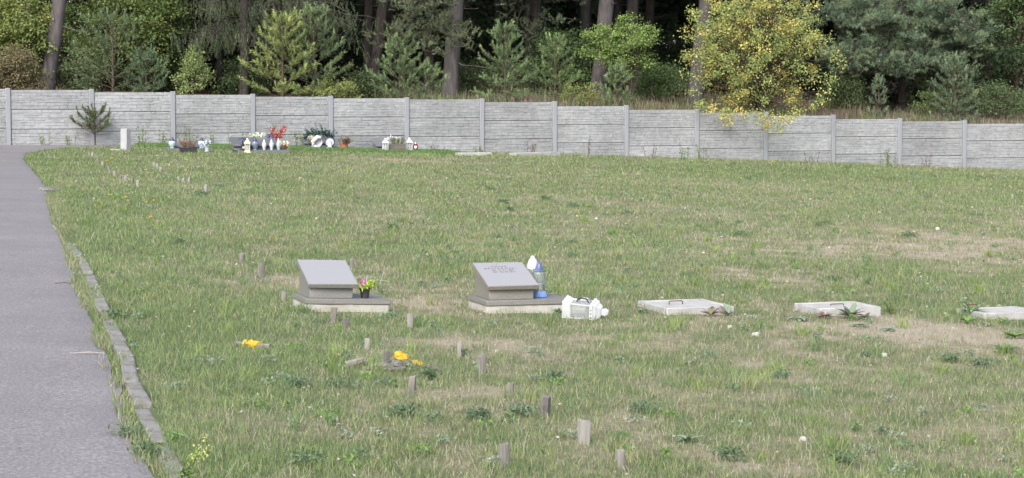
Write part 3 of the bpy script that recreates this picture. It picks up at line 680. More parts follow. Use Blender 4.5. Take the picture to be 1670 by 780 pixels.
# ------------------------------------------------------------------ kerb stones
random.seed(21)
kp_px = [(302, 800), (284, 775), (262, 728), (243, 690), (226, 650), (213, 612), (200, 575), (184, 540), (170, 510), (160, 482), (147, 452), (136, 430), (118, 403), (110, 388)]
kpts = [G(*p) for p in kp_px]
acc = [0]
for k in range(1, len(kpts)): acc.append(acc[-1]+(kpts[k]-kpts[k-1]).length)
def kat(s_):
    k = 0
    while k < len(acc)-2 and acc[k+1] < s_: k += 1
    return kpts[k].lerp(kpts[k+1], (s_-acc[k])/(acc[k+1]-acc[k]))
ords = ['nearest', 'second', 'third', 'fourth', 'fifth', 'sixth', 'seventh', 'eighth', 'ninth', 'tenth', 'eleventh', 'twelfth', 'thirteenth', 'fourteenth']
kerbs = []; s_ = 0; k = 0
while s_+.9 < acc[-1]:
    ln = random.choice([.98, .98, .6, .8]); p = kat(s_); q = kat(min(s_+ln, acc[-1])); mid = (p+q)/2; an = math.atan2(q.y-p.y, q.x-p.x)
    kb = MB().box(-ln/2+.01, ln/2-.012, -.041, .041, -.12, .022).build('kerb_stone', M['kerb'], bevel=.009, sub=3, jitter=.0009)
    kb.location = mid+Vector((0, 0, random.uniform(-.022, .006))); kb.rotation_euler = (random.uniform(-.04, .04), random.uniform(-.008, .008), an+random.uniform(-.025, .025))
    tag(kb, f'{ords[k]} weathered kerb stone counted from the bottom of the picture along the path', 'kerb stone', 'kerb stones between path and grass'); kerbs.append((mid.x, mid.y, ln)); s_ += ln+random.choice([.01, .02, .12]); k += 1
g_ = G(80, 312); o = MB().box(-.16, .16, -.07, .07, -.06, .05).build('kerb_stone', M['kerb'], bevel=.02, sub=2, jitter=.006); o.location = g_; o.rotation_euler = (.1, .1, .8)
tag(o, 'lone broken kerb chunk at the path edge, far from the others', 'kerb stone', 'kerb stones between path and grass')

# ------------------------------------------------------------------ near graves
excl = []   # (x, y, radius) without grass
def frame_at(px, py, yaw, tilt=0, name='grave', label='', cat='grave', group=None):
    g = G(px, py); return thing(name, label, cat, g, (0, tilt, yaw), group)
def local_world(t, u, v, w_): return Matrix.Translation(t.location) @ t.rotation_euler.to_matrix().to_4x4() @ Vector((u, v, w_))
def grave(px, py, label, W, D, tilt, gm, tb, tw, rise=.155, base_h=.055, sl=.035):
    t = frame_at(px, py, R(18), tilt, 'urn_grave', label, 'grave', 'small granite urn graves')
    MB().box(0, W, 0, D, -.12, base_h-.001).build('concrete_base', M['base_concrete'], t, bevel=.006, sub=3, jitter=.0012)
    MB().box(-.008, W+.008, -.008, D+.008, base_h, base_h+sl).build('granite_slab', M['granite'], t, bevel=.003)
    z0 = base_h+sl+.001; u0 = tb; v0 = .03
    dt = .40
    fh = .075; bh = fh+rise*(dt-.05)/dt
    MB().hexa([(u0+.018, v0+.03, z0), (u0+tw-.03, v0+.03, z0), (u0+tw-.03, v0+dt-.03, z0), (u0+.018, v0+dt-.03, z0)],
              [(u0+.018, v0+.03, z0+fh), (u0+tw-.03, v0+.03, z0+fh), (u0+tw-.03, v0+dt-.03, z0+bh-.008), (u0+.018, v0+dt-.03, z0+bh-.008)]).build('pedestal', M[gm], t, bevel=.002)
    sl_ = rise/dt; th = .03; zz = z0+fh-.002
    tbk = MB(); tbk.M = Matrix.Translation((u0, v0, zz+.0)) @ Matrix.Rotation(math.atan(sl_), 4, 'X')
    ln = math.hypot(dt, rise); tbk.box(0, tw, 0, ln, .0, th)
    tab = tbk.build('tablet', M[gm], t, bevel=.002)
    tm = MB(); tm.M = tbk.M; tm.box(.003, tw-.003, .003, ln-.003, th+.0004, th+.0016)
    tm.build('polished_face', M['granite_top'], tab)
    excl.append((t.location.x+W*.42, t.location.y+D*.6, .40, .28)); return t, tbk.M, tab, ln, th
g1, m1, tab1, ln1, th1 = grave(500, 508.5, 'blank faced granite urn grave with a black flower pot beside its tablet', .595, .47, R(2.2), 'granite', .012, .36, rise=.142)
g2, m2, tab2, ln2, th2 = grave(795, 511.5, 'granite urn grave with an engraved tablet and two candle lanterns behind it', .63, .47, R(.4), 'granite_b', .012, .385, rise=.138)
def text_mesh(name, s, size, Mx, mt, parent, ext=.0006):
    cu = bpy.data.curves.new('txt', 'FONT'); cu.body = s; cu.size = size; cu.extrude = ext; cu.align_x = 'CENTER'; cu.resolution_u = 2; cu.offset = .0
    o = bpy.data.objects.new('txt', cu); COL.objects.link(o); dg = bpy.context.evaluated_depsgraph_get(); dg.update()
    me = bpy.data.meshes.new_from_object(o.evaluated_get(dg)); bpy.data.objects.remove(o); me.transform(Mx)
    return link(name, me, mt, parent)
for (s, v_, sz, u_) in [('*   +', .90, .022, .165), ('J A N U S Z', .80, .026, .175), ('K R U T K O W S K I', .715, .027, .180), ('UR.  13. 01. 1950', .64, .024, .19), ('ZM.  26. 09. 2014', .565, .024, .195)]:
    text_mesh('inscription', s, sz, m2 @ Matrix.Translation((u_, v_*ln2, th2+.0026)), M['ink'], tab2)

def petals(name, cs, n, size, cols, parent, spread=(.03, .03, .02), var=.1):
    lv = Leaves(); cs = np.array(cs)
    c = cs[rng.integers(0, len(cs), n)]+rng.normal(size=(n, 3))*np.array(spread)
    lv.leaves(c, rng.normal(size=(n, 3))+np.array([0, 0, .5]), size*(.7+.6*rng.random(n)), size*.7, pal(n, cols, var)); return lv.build(name, M['petal'], parent)
# flower pot on grave one
def pot(mb, r0, r1, h, rim=.006):
    return mb.lathe([(r0, 0), (r1, h*.86), (r1+rim, h*.86), (r1+rim, h), (r1-.004, h), (r1-.008, h*.9)], 20)
pw = local_world(g1, .445, .11, .093)
t = thing('flower_pot', 'small black pot of pink and lime flowers on the blank granite grave', 'flower pot', pw)
pot(MB(), .029, .036, .068).build('pot', M['black'], t)
petals('leaves', [(.02, -.01, .085), (-.01, 0, .08), (.03, -.01, .1), (.0, -.02, .078)], 60, .03, [(.45, .58, .08), (.30, .45, .08)], t, (.018, .015, .010))
for c in [(-.018, -.01, .115), (-.028, 0, .098), (.002, -.015, .095), (-.01, .01, .122)]:
    petals('flower', [c], 26, .018, [(.62, .20, .42), (.50, .10, .35), (.75, .45, .6)], t, (.007, .007, .007))
for c in [(.035, 0, .105), (.045, -.01, .115), (.028, -.02, .09)]:
    petals('flower', [c], 16, .026, [(.62, .70, .12), (.5, .62, .1)], t, (.009, .008, .009))
MB().tube([(.0, .01, .06), (.015, .01, .15)], .004, 6).build('plastic_stem', mat('teal_plastic', (.25, .42, .36), rough=.4), t)
# wire cross sign behind grave one
g_ = G(620, 470); t = thing('wire_marker', 'thin bent white wire marker standing in grass right of the black flower pot', 'wire marker', g_)
MB().tube([(-.005, 0, -.03), (.0, 0, .05), (.028, 0, .125)], .0014, 6).build('upright_wire', M['white'], t)
MB().tube([(-.07, 0, .048), (-.03, .0, .066), (.02, 0, .062), (.07, 0, .052)], .0014, 6).build('cross_wire', M['white'], t)

def glass_lantern(label, loc, H, r, capm, basem, glassm='glass', group=None, rot=0, basew=1.35, tilt=0):
    t = thing('candle_lantern', label, 'lantern', loc, (0, tilt, rot), group)
    MB().lathe([(r*basew, 0), (r*basew, .006), (r*1.02, H*.14), (r*.98, H*.15)], 12).build('base', M[basem], t)
    MB().lathe([(r*.92, H*.151), (r, H*.17), (r, H*.60), (r*.97, H*.645), (r*.93, H*.66), (r*.9, H*.66), (r*.93, H*.6), (r*.93, H*.18)], 20).build('glass_jar', M[glassm], t)
    MB().lathe([(r*.55, H*.152), (r*.55, H*.36), (r*.45, H*.365), (.002, H*.36)], 14).build('candle', M['wax'], t)
    c = MB().lathe(([(r*.9, H*.662), (r*.9, H*.69), (r*.66, H*.70), (r*.62, H*.76), (r*.36, H*.88), (r*.14, H*.92), (r*.14, H*.97), (r*.02, H)] if capm != 'white' else [(r*.98, H*.662), (r*.98, H*.72), (r*.85, H*.80), (r*.62, H*.90), (r*.34, H*.95), (r*.3, H*.99), (r*.05, H)]), 12, lump=.06).build('cap', M[capm], t)
    return t
lw = local_world(g2, .458, .20, .093)
glass_lantern('glass candle lantern with blue cap and blue foot beside the engraved tablet', lw, .275, .044, 'blue', 'blue_pale')
g_ = G(868, 497)
lw2 = local_world(g2, .475, .40, .093)
glass_lantern('glass candle lantern with white cap standing behind the blue capped one', lw2, .285, .042, 'white', 'steel')
def house_lantern(name, label, loc, rot, Wd, H, m1_, group=None, dark=False, flare=1.25, pf=.09, window=True):
    t = thing(name, label, 'lantern', loc, rot, group); h = Wd/2; z1 = H*.16; z2 = H*.62
    MB().frus(0, 0, 0, z1, Wd*flare, Wd*flare, Wd*1.0, Wd*1.0).build('base', M[m1_], t, bevel=.0015, smooth=False)
    fr = MB(); pw_ = Wd*pf
    for zz in (z1+pw_*.5, z2-pw_*.5):
        for q in (-1, 1): fr.box(-h+pw_*.4, h-pw_*.4, q*(h-pw_*.5)-pw_*.3, q*(h-pw_*.5)+pw_*.3, zz-pw_*.4, zz+pw_*.4); fr.box(q*(h-pw_*.5)-pw_*.29, q*(h-pw_*.5)+pw_*.29, -h+pw_*.4, h-pw_*.4, zz-pw_*.39, zz+pw_*.39)
    for sx in (-1, 1):
        for sy in (-1, 1): fr.box(sx*(h-pw_/2)-pw_/2, sx*(h-pw_/2)+pw_/2, sy*(h-pw_/2)-pw_/2, sy*(h-pw_/2)+pw_/2, z1+.0005, z2)
    if window:
        for sy in (-1, 1):
            fr.box(-pw_*.35, pw_*.35, sy*(h-pw_*.4)-.002, sy*(h-pw_*.4)+.002, z1+.0005, z2); fr.box(-h+pw_, h-pw_, sy*(h-pw_*.4)-.0015, sy*(h-pw_*.4)+.0015, (z1+z2)/2-.003, (z1+z2)/2+.003)
    fr.build('frame', M[m1_], t, smooth=False)
    for sy in (-1, 1):
        MB().box(-h+pw_, h-pw_, sy*(h-pw_)-.0008, sy*(h-pw_)+.0008, z1+.001, z2-.001).build('glass_pane', M['pane'], t)
    for sx in (-1, 1):
        MB().box(sx*(h-pw_)-.0008, sx*(h-pw_)+.0008, -h+pw_*1.1, h-pw_*1.1, z1+.001, z2-.001).build('glass_pane', M['pane'], t)
    MB().lathe([(Wd*.3, z1+.001), (Wd*.3, z1+(z2-z1)*.72), (Wd*.26, z1+(z2-z1)*.74)], 14).build('candle', M['wax'], t)
    rf = MB().frus(0, 0, z2+.0005, z2+H*.06, Wd*1.24, Wd*1.24, Wd*1.24, Wd*1.24); rf.frus(0, 0, z2+H*.0605, z2+H*.13, Wd*1.16, Wd*1.16, Wd*.98, Wd*.98); rf.frus(0, 0, z2+H*.1305, z2+H*.22, Wd*.88, Wd*.88, Wd*.55, Wd*.55)
    rf.frus(0, 0, z2+H*.2205, z2+H*.29, Wd*.34, Wd*.34, Wd*.34, Wd*.34); rf.frus(0, 0, z2+H*.2905, H*.99, Wd*.44, Wd*.44, Wd*.18, Wd*.18)
    r_ = rf.build('roof', M[m1_], t, bevel=.001, smooth=False)
    hb = MB()
    for k in range(4):
        a = k*math.pi/2
        for q in (-1, 0, 1): hb.M = Matrix.Rotation(a, 4, 'Z'); hb.box(q*Wd*.25-.004, q*Wd*.25+.004, -Wd*.626, -Wd*.619, z2+.006, z2+.013)
    hb.build('vent_holes', M['black'], r_)
    return t
# fallen lantern: lies on its side, foot to the left
g_ = G(921, 519); fl = house_lantern('candle_lantern', 'white metal candle lantern toppled on its side in the grass', g_+Vector((0, .06, .070)), (Matrix.Rotation(R(-16), 3, 'Z') @ Matrix.Rotation(R(95), 3, 'Y') @ Matrix.Rotation(R(14), 3, 'Z')).to_euler(), .112, .325, 'white', window=False, flare=1.28, pf=.06)
# handle: wire bail over the upper side
hn = MB(); hn.tube([(-.060-.030*math.sin(math.pi*k/12), -.01, .135+.042*math.cos(math.pi*k/12)) for k in range(13)], .0055, 6)
hn.build('handle', M['black'], fl)
hn = MB(); hn.tube([(-.058-.026*math.sin(math.pi*k/12), .015, .145-.045*math.cos(math.pi*k/12)) for k in range(13)], .005, 6); hn.build('lid_ring', M['steel'], fl)
excl.append((g_.x+.15, g_.y+.06, .17, .08))

# concrete urn covers
def cover(px, py, W, D, label, lab_h, yaw=18, hcol='rust', handle=(.5, .45), hh=.02, tilt=0, h=.052):
    t = frame_at(px, py, R(yaw), tilt, 'urn_cover', label, 'slab', 'concrete urn covers in the grass')
    fr = MB(); fr.box(0, W, 0, .05, -.1, h); fr.box(0, W, D-.05, D, -.1, h); fr.box(0, .05, .0505, D-.0505, -.1, h); fr.box(W-.05, W, .0505, D-.0505, -.1, h)
    fr.build('rim', M['slab_concrete'], t, bevel=.005)
    MB().box(.052, W-.052, .052, D-.052, -.05, h-.006).build('lid', M['slab_concrete'], t, bevel=.004)
    u, v = handle; a = .055
    MB().tube([(W*u-a, D*v, h-.01), (W*u-a*.96, D*v, h+hh*.7), (W*u-a*.8, D*v, h+hh), (W*u+a*.8, D*v, h+hh), (W*u+a*.96, D*v, h+hh*.7), (W*u+a, D*v, h-.01)], .004, 6).build('handle', M[hcol], t)
    excl.append((t.location.x+W*.4, t.location.y+D*.6, W*.62, .3)); return t
c1 = cover(1088, 514.5, .53, .60, 'clean pale concrete cover just right of the toppled lantern', '', handle=(.36, .5))
c2 = cover(1338, 515, .50, .46, 'pale concrete cover fronted by reddish dock leaves', '', handle=(.5, .5), hh=.006)
c3 = cover(1606, 521, .52, .42, 'pale concrete cover with a raised rusty handle at the right edge', '', handle=(.03, .55), hh=.045, h=.045)

# ------------------------------------------------------------------ wooden stakes
stakes = [(395, 413, 429, 8.5, 0, 'wood', 'short grey stake left of the blank granite grave, the farther of two'), (425, 429, 452, 9.5, .06, 'wood', 'grey stake left of the blank granite grave, the nearer of two'),
 (540, 501, 527, 10.5, .22, 'wood', 'leaning stake against the front of the blank granite grave'), (565, 520, 537, 10, 0, 'wood_d', 'low split stake in front of the blank granite grave'),
 (669, 511, 534, 10, 0, 'wood_l', 'pale stake midway between the two granite graves'), (599, 551, 570, 8.5, 0, 'wood_l', 'small stake just above the pile of grey sacking'),
 (748, 557, 582, 6.5, .05, 'wood_l', 'thin pale stake right of the yellow wrapped debris'), (786, 580, 609, 13, 0, 'wood', 'flat topped grey stake below the thin pale one'),
 (833, 624, 642, 10.5, 0, 'wood', 'low grey stake half sunk in grass, left of a taller dark one'), (670, 612, 642, 11, .12, 'wood', 'split topped stake below the yellow wrapped debris'),
 (629, 571, 604, 9, .08, 'wood_d', 'dark upright stake in the pile of grey sacking'), (888, 645, 680, 15, .07, 'wood_d', 'dark faced broad stake right of centre foreground'),
 (951, 684, 724, 20, .05, 'wood_l', 'broadest pale stake in the foreground'), (822, 723, 762, 17, .0, 'wood', 'tall grey stake nearest the bottom edge, left of the broadest one'),
 (1015, 731, 768, 14, -.1, 'wood', 'bluish grey stake at the bottom edge, rightmost in the foreground'), (574, 421, 438, 7, 0, 'wood', 'stake standing behind the right side of the blank granite grave'),
 (463, 475, 491, 7, 0, 'wood_l', 'little stake touching the left corner of the blank granite grave'), (1651, 316, 325, 4, 0, 'wood_l', 'lone distant stake at the right edge of the meadow'),
 (336, 301, 314, 4.6, 0, 'wood_l', 'distant stake standing alone right of the far stake rows')]
farA = [(146, 247, 254), (150.5, 249, 256), (159.5, 259, 265), (168, 264, 272), (178, 271, 280), (187, 279, 287), (197, 286, 294), (204.5, 286.5, 296), (216, 289, 300), (225, 294, 307)]
farB = [(250.8, 264, 272), (256, 267, 275), (262, 273, 280), (291, 288, 295), (299, 290, 298), (308.6, 290, 298)]
for k, (x, a, b_) in enumerate(farA): stakes.append((x, a, b_, 4.2, 0, 'wood_l' if k % 2 else 'wood', f'{["farthest"]+ords[1:] and (["farthest"]+ords[1:])[k]} stake of the long far row running down from the pale marker stone'))
for k, (x, a, b_) in enumerate(farB): stakes.append((x, a, b_, 3.8, 0, 'wood_l', f'{(["farthest"]+ords[1:])[k]} stake of the short far row below the purple heather grave'))
for k, (x, yt, yb, wpx, ln, mk, lab) in enumerate(stakes):
    random.seed(k+300); g_ = G(x, yb); s_ = F/g_.y; h = (yb-yt)/s_; r = wpx/s_; hf = random.uniform(.55, .9)
    tp = [random.uniform(-.10, .06)*h for _ in range(4)]
    mb = MB(); j = lambda: random.uniform(.88, 1.08)
    mb.hexa([(-r/2*.8, -r*hf/2, -.1), (r/2*.8, -r*hf/2, -.1), (r/2*.8, r*hf/2, -.1), (-r/2*.8, r*hf/2, -.1)], [(-r/2*j()+ln*h, -r*hf/2*j(), h+tp[0]), (r/2*j()+ln*h, -r*hf/2*j(), h+tp[1]), (r/2*j()+ln*h, r*hf/2, h+tp[2]), (-r/2*j()+ln*h, r*hf/2, h+tp[3])])
    o = mb.build('wooden_stake', M[mk], bevel=r*.07, sub=2, jitter=r*.02)
    o.location = g_; o.rotation_euler = (0, 0, random.uniform(-.5, .5)); tag(o, lab, 'stake', 'old wooden marker stakes in the grass')
# lying stake with yellow tape
def taped(px0, py0, px1, py1, label, r=.014, yel=(.35, .75), yr=1.7, up=.02):
    a = G(px0, py0)+Vector((0, 0, up)); b_ = G(px1, py1)+Vector((0, 0, up*.9)); t = thing('taped_stake', label, 'stake', a); d = b_-a
    MB().tube([(0, 0, 0), d*.5, d], [r*.8, r, r*1.1], 7).build('stick', M['wood'], t, jitter=.0012)
    mb = MB(); n = 9; mb.tube([d*(yel[0]+(yel[1]-yel[0])*k/n) for k in range(n+1)], [r*yr*random.uniform(.8, 1.2) for k in range(n+1)], 12)
    mb.build('yellow_tape', M['yellow'], t, jitter=.0025); return t
random.seed(2)
taped(383, 565, 441, 570, 'grey stake lying in grass wrapped with yellow tape, left of the debris', yel=(.28, .70))
taped(672, 596, 718, 608, 'thin stake lying at the right end of the debris with yellow tape', r=.008, yel=(.05, .4), yr=1.5)
# debris pile
g_ = G(655, 598); t = thing('yellow_bundle', 'crumpled yellow bundle on top of the grey sacking debris', 'bundle', g_)
mb = MB(); mb.ball((-.012, 0, .06), .030, 16, 10, .8, .45); mb.ball((.014, 0, .048), .027, 14, 8, 1, .45); mb.ball((-.002, -.012, .045), .024, 12, 8, 1, .5); mb.build('yellow_wrap', M['yellow'], t)
mb = MB(); mb.tube([(-.05, 0, .02), (.03, -.01, .02), (.05, -.02, .015)], [.02, .03, .02], 9); mb.build('grey_core', M['wood_d'], t, jitter=.003)
g_ = G(617, 604); t = thing('sacking_pile', 'crumpled grey sacking and rotten wood heaped around a dark stake', 'debris pile', g_)
for (x, z, r, s_) in [(-.03, .012, .036, .6), (.035, .02, .038, .8), (.10, .03, .036, .7), (.125, .01, .03, .6), (-.065, .005, .028, .6), (.07, .0, .03, .9)]:
    MB().ball((x, random.uniform(-.02, .03), z), r, 13, 9, s_, .45).build('sacking_fold', M['rag'], t)
MB().tube([(-.18, .05, .03), (-.1, .03, .05), (-.07, .0, .06)], [.014, .017, .014], 6).build('rotten_plank', M['wood'], t, jitter=.002)
MB().tube([(.02, -.05, .01), (.14, -.06, .015)], [.012, .014], 6).build('rotten_plank', M['wood_d'], t, jitter=.002)

# small rubble stones
for (px, py, r, lab) in [(1233, 548, .026, 'square white stone below the clean concrete cover'), (1190, 535, .02, 'rounded white stone below the clean concrete cover'), (1442, 581, .022, 'flat grey white stone below the sandy patch'), (1310, 718, .018, 'tiny pale stone at the lower right in the grass'), (760, 256, .12, 'low pale kerb end right of the far planter')][:4]:
    g_ = G(px, py); o = MB().box(-r, r, -r*.8, r*.8, -r*.4, r*.9).build('stone', M['stonew'], bevel=r*.3, sub=1, jitter=r*.07); o.location = g_; o.rotation_euler = (.1, .15, random.uniform(0, 3)); tag(o, lab, 'stone', 'pale stones in the grass')
g_ = G(1529, 376); o = MB().ball((0, 0, .02), .035, 8, 6, .7, .2).build('stone', M['stonew']); o.location = g_; tag(o, 'white stone on the straw patch at middle right', 'stone', 'pale stones in the grass')

# ------------------------------------------------------------------ weeds and flowers that can be counted
def rosette(label, px, py, n, ln, wd, cols, up=.5, cat='weed', name='dock_plant', group='broad leaved weeds around the concrete covers'):
    n = int(n*1.5); ln *= .78; wd *= .75; up *= .7; cols = lift(cols, 1.25, .12)
    g_ = G(px, py); t = thing(name, label, cat, g_, group=group); vs = []; fs = []; cs = []
    for k in range(n):
        a = random.uniform(0, 6.28); e = random.uniform(up*.4, up*1.3); l = ln*random.uniform(.6, 1.15); w_ = wd*random.uniform(.7, 1.2); c = np.array(random.choice(cols))*random.uniform(.8, 1.2)
        d = Vector((math.cos(a), math.sin(a), 0)); sd_ = Vector((-d.y, d.x, 0)); m_ = 6; b0 = len(vs)
        for j in range(m_+1):
            u = j/m_; z = l*(math.sin(e)*u-.35*u*u*(1-math.sin(e)))+.012; r_ = l*math.cos(e*(1-.3*u))*u; ww = w_*math.sin(math.pi*min(1, .12+.86*u))**.7*(.5 if j in (0, m_) else 1)
            if j == m_: ww = .002
            jj = random.uniform(.85, 1.15)
            for q in (-1, 0, 1): vs.append(tuple(d*r_+sd_*(q*ww/2*jj)+Vector((0, 0, max(z+abs(q)*ww*.18, .004))))); cs.append(tuple(c*(1.2 if q == 0 else 1)))
        for j in range(m_):
            for q in range(2): i = b0+j*3+q; fs.append((i, i+1, i+4, i+3))
    me = npmesh('leaves', np.array(vs), [np.array(fs)], np.array(cs)); link('leaves', me, M['leaf'], t)
    st = MB()
    for k in range(3): a = random.uniform(0, 6.28); st.tube([(0, 0, -.01), (math.cos(a)*.01, math.sin(a)*.01, .02)], .004, 5)
    st.build('stem', M['stemg'], t); return t
random.seed(12)
RED = [(.20, .10, .09), (.15, .085, .075), (.15, .16, .09)]; BLG = [(.19, .26, .17), (.15, .22, .13), (.22, .29, .21)]; GRW = [(.13, .21, .05), (.17, .26, .06), (.10, .17, .05)]
ws = [('red brown dock with pointed leaves at the clean concrete cover', 1160, 517, 9, .12, .04, RED, 1.1), ('upright green dock at the right corner of the clean concrete cover', 1188, 516, 7, .13, .035, BLG+RED[:1], 1.2),
      ('grey green flat weed at the left corner of the clean concrete cover', 1048, 510, 14, .09, .03, BLG, .5), ('green wide weed left of the dock fronted concrete cover', 1305, 523, 12, .13, .045, BLG, .35),
      ('tall red green dock leaves in front of the middle concrete cover', 1386, 520, 12, .17, .055, RED+BLG, 1.0), ('reddish low dock at left front of the middle concrete cover', 1345, 520, 10, .10, .04, RED, .7),
      ('red leaved dock at right front of the middle concrete cover', 1412, 521, 8, .09, .035, RED+BLG, .7), ('grey green weed below the middle concrete cover', 1400, 533, 12, .10, .035, BLG, .35),
      ('bright green grass like clump right of the middle concrete cover', 1450, 512, 26, .16, .012, GRW+[(.25, .28, .06)], 1.0), ('grey green weed on the sandy patch', 1450, 540, 12, .09, .035, BLG, .35),
      ('leafy grey green clump left of the rusty handled cover', 1583, 515, 34, .17, .02, BLG+GRW, 1.0), ('bright green weed below the rusty handled cover', 1578, 528, 24, .12, .025, GRW, .7),
      ('silvery weed at left front of the rusty handled cover', 1608, 532, 12, .09, .03, BLG, .45), ('bright green tuft on the sand at the right edge', 1655, 552, 30, .15, .018, GRW, .6),
      ('dark green weed tuft below the sand at the right edge', 1640, 575, 30, .16, .02, [(.08, .15, .06), (.11, .19, .08)], .7),
      ('small dark weed at the right front corner of the engraved grave', 912, 514, 26, .09, .014, [(.06, .11, .045), (.09, .15, .06)], .9),
      ('broad grey green thistle like rosette at the lower right of centre', 1122, 722, 14, .10, .03, BLG, .6)]
for w_ in ws: rosette(*w_)
# tall yellow-flowered weed at bottom left
g_ = G(298, 800); t = thing('flowering_weed', 'tall pale green flowering weed at the bottom left beside the kerb', 'weed', g_); lv = Leaves(); st = MB()
for (x, h) in [(.0, .15), (.045, .215), (.05, .17)]:
    pts = [Vector((x*.2, 0, -.02)), Vector((x*.7, 0, h*.5)), Vector((x+.02, 0, h))]; st.tube(pts, [.004, .003, .002], 6)
    n = 42; u = .35+.65*rng.random(n)**.6; c = np.array([pts[1].lerp(pts[2]+Vector((.03, 0, -.01)), float(q)) for q in u])+rng.normal(size=(n, 3))*.009
    lv.leaves(c, rng.normal(size=(n, 3)), .012, .007, pal(n, [(.42, .48, .16), (.30, .38, .10), (.5, .52, .22)]))
    n = 16; c = np.array([pts[0].lerp(pts[1], float(q)) for q in rng.random(n)])+rng.normal(size=(n, 3))*.012
    lv.leaves(c, rng.normal(size=(n, 3)), .05, .012, pal(n, [(.14, .2, .07)]))
st.build('stem', M['stemg'], t); lv.build('blossom', M['petal'], t)
# dandelions
dn = [(182.6, 262, 'yellow flower nearest the long far stake row, right of its top'), (174, 266, 'tiny yellow flower touching the long far stake row'), (180, 322, 'leftmost of the yellow flowers on the left meadow'), (205, 325.5, 'second yellow flower from left below the far stake rows'), (239, 334, 'left flower of the upper yellow pair on the left meadow'),
      (251, 331, 'right flower of the upper yellow pair on the left meadow'), (245.5, 357.5, 'right flower of the lower yellow pair on the left meadow'), (241, 360, 'left flower of the lower yellow pair on the left meadow'), (286, 255, 'yellow flower in front of the purple heather grave'), (741, 340, 'single yellow flower in mid meadow above the graves'), (1262, 268, 'pale yellow windfall like bloom at the wall below the yellow tree')]
for k, (px, py, lab) in enumerate(dn):
    g_ = G(px, py+1); s_ = g_.y/F; t = thing('yellow_flower', lab, 'flower', g_, group='yellow flowers dotted in the grass'); r = 2.4*s_ if k < 10 else 3*s_; hz = 4*s_ if k < 10 else .06
    MB().tube([(0, 0, -.01), (0, 0, hz)], .003, 5).build('stem', M['stemg'], t)
    n = 40; lv = Leaves(); a = rng.random(n)*6.28; d = np.stack([np.cos(a), np.sin(a), .35+rng.random(n)*.6], 1)
    lv.leaves(np.array([0, 0, hz+.004])+d*r*.5, d, r*1.2, r*.5, pal(n, [(.85, .55, .03), (.8, .6, .08)])); lv.build('petals', M['petal'], t)
# weeds at the foot of the wall
wallw = [(78, 238, 212, 'left of the scrubby pine'), (118, 238, 214, 'just left of the scrubby pine'), (236, 238, 206, 'right of the pale marker stone'), (263, 238, 212, 'left of the purple heather grave'), (302, 238, 208, 'above the purple heather, at the third post'), (316, 238, 202, 'behind the purple heather'), (345, 238, 214, 'behind the right jar of the heather grave'), (384, 240, 212, 'left of the cream lantern grave'), (491, 243, 209, 'left of the wreath grave'), (716, 249, 236, 'right of the far planter'), (788, 251, 236, 'at the post above the thin far kerb'), (860, 252, 228, 'in the bay right of the far kerbs'), (955, 256, 218, 'in the bay with tall dry stems'), (1060, 258, 232, 'two bays left of the yellow tree'), (1115, 261, 232, 'left of the post under the yellow tree'), (1150, 262, 236, 'right of the post under the yellow tree'), (1325, 266, 242, 'right of the yellow tree overhang'), (1440, 270, 240, 'at the third post from the right, leafy'), (1455, 270, 244, 'beside the leafy one'), (1512, 273, 250, 'in the second bay from the right')]
for k, (px, yb, yt, lab) in enumerate(wallw):
    random.seed(k+60); x0, y0 = 0, 0; g_ = G(px, yb+.5); a_, d_ = ad(g_.x, g_.y)
    if d_ > -.12: x0, y0 = wp(a_, -.16); g_ = Vector((x0, y0, zf(x0, y0)))
    h = (yb-yt)*g_.y/F*1.05; t = thing('wall_weed', 'spindly weed at the foot of the wall '+lab, 'weed', g_, group='spindly weeds along the foot of the wall'); st = MB(); lv = Leaves()
    dry = k in (9, 11, 12, 13, 16, 19)
    for q in range(random.choice([3, 4, 5])):
        x = random.uniform(-.16, .16); hh_ = h*random.uniform(.55, 1); p1 = Vector((x*1.5, random.uniform(-.08, .02), hh_)); pts = curve((x, random.uniform(-.06, .02), -.02), p1, 0, 3, .05); st.tube(pts, [.006, .005, .004, .003], 5)
        n = 26 if not dry else 14; u = rng.random(n); c = np.array([pts[0].lerp(pts[-1], float(v_)) for v_ in u])+rng.normal(size=(n, 3))*.028
        lv.leaves(c, rng.normal(size=(n, 3))+np.array([0, 0, .6]), .05, .022, pal(n, [(.14, .19, .05), (.20, .24, .07), (.10, .15, .04)] if not dry else [(.16, .11, .07), (.20, .15, .09), (.10, .08, .05)]))
    st.build('stem', M['twig'] if dry else M['stemg'], t); lv.build('leaves', M['leaf'], t)

# ------------------------------------------------------------------ far row of graves
YAWF = WTH
def S(px, py, dmin=1.0):     # a point in front of the wall on that picture column, and metres per picture pixel
    g = G(px, py); a_, d_ = ad(g.x, g.y)
    if d_ > -dmin:
        k = (px-835)/F; yy = WY0; 
        for _ in range(12): a_ = ad(k*yy, yy)[0]; yy += (-dmin-ad(k*yy, yy)[1])*.95
        g = P(px, py, yy); g.z = max(min(g.z, zf(g.x, g.y)+.10), zf(g.x, g.y))
    return g, g.y/F
def onslab(t, px, v, up=.062):     # a point on a far grave slab, v metres behind its front edge, on the picture column px
    k = (px-835)/F; c_, s_ = math.cos(YAWF), math.sin(YAWF); L_ = t.location
    u = (k*(L_.y+v*c_)-L_.x+v*s_)/(c_-k*s_); return Vector((L_.x+u*c_-v*s_, L_.y+u*s_+v*c_, L_.z+up))
g_, s_ = S(205, 245.5)
o = MB().frus(0, 0, -.1, 35.5*s_, .19, .17, .18, .16).build('marker_stone', M['marble'], bevel=.01); o.location = g_; o.rotation_euler = (0, 0, R(-28)); tag(o, 'pale upright square marker stone left of the far graves', 'marker stone')
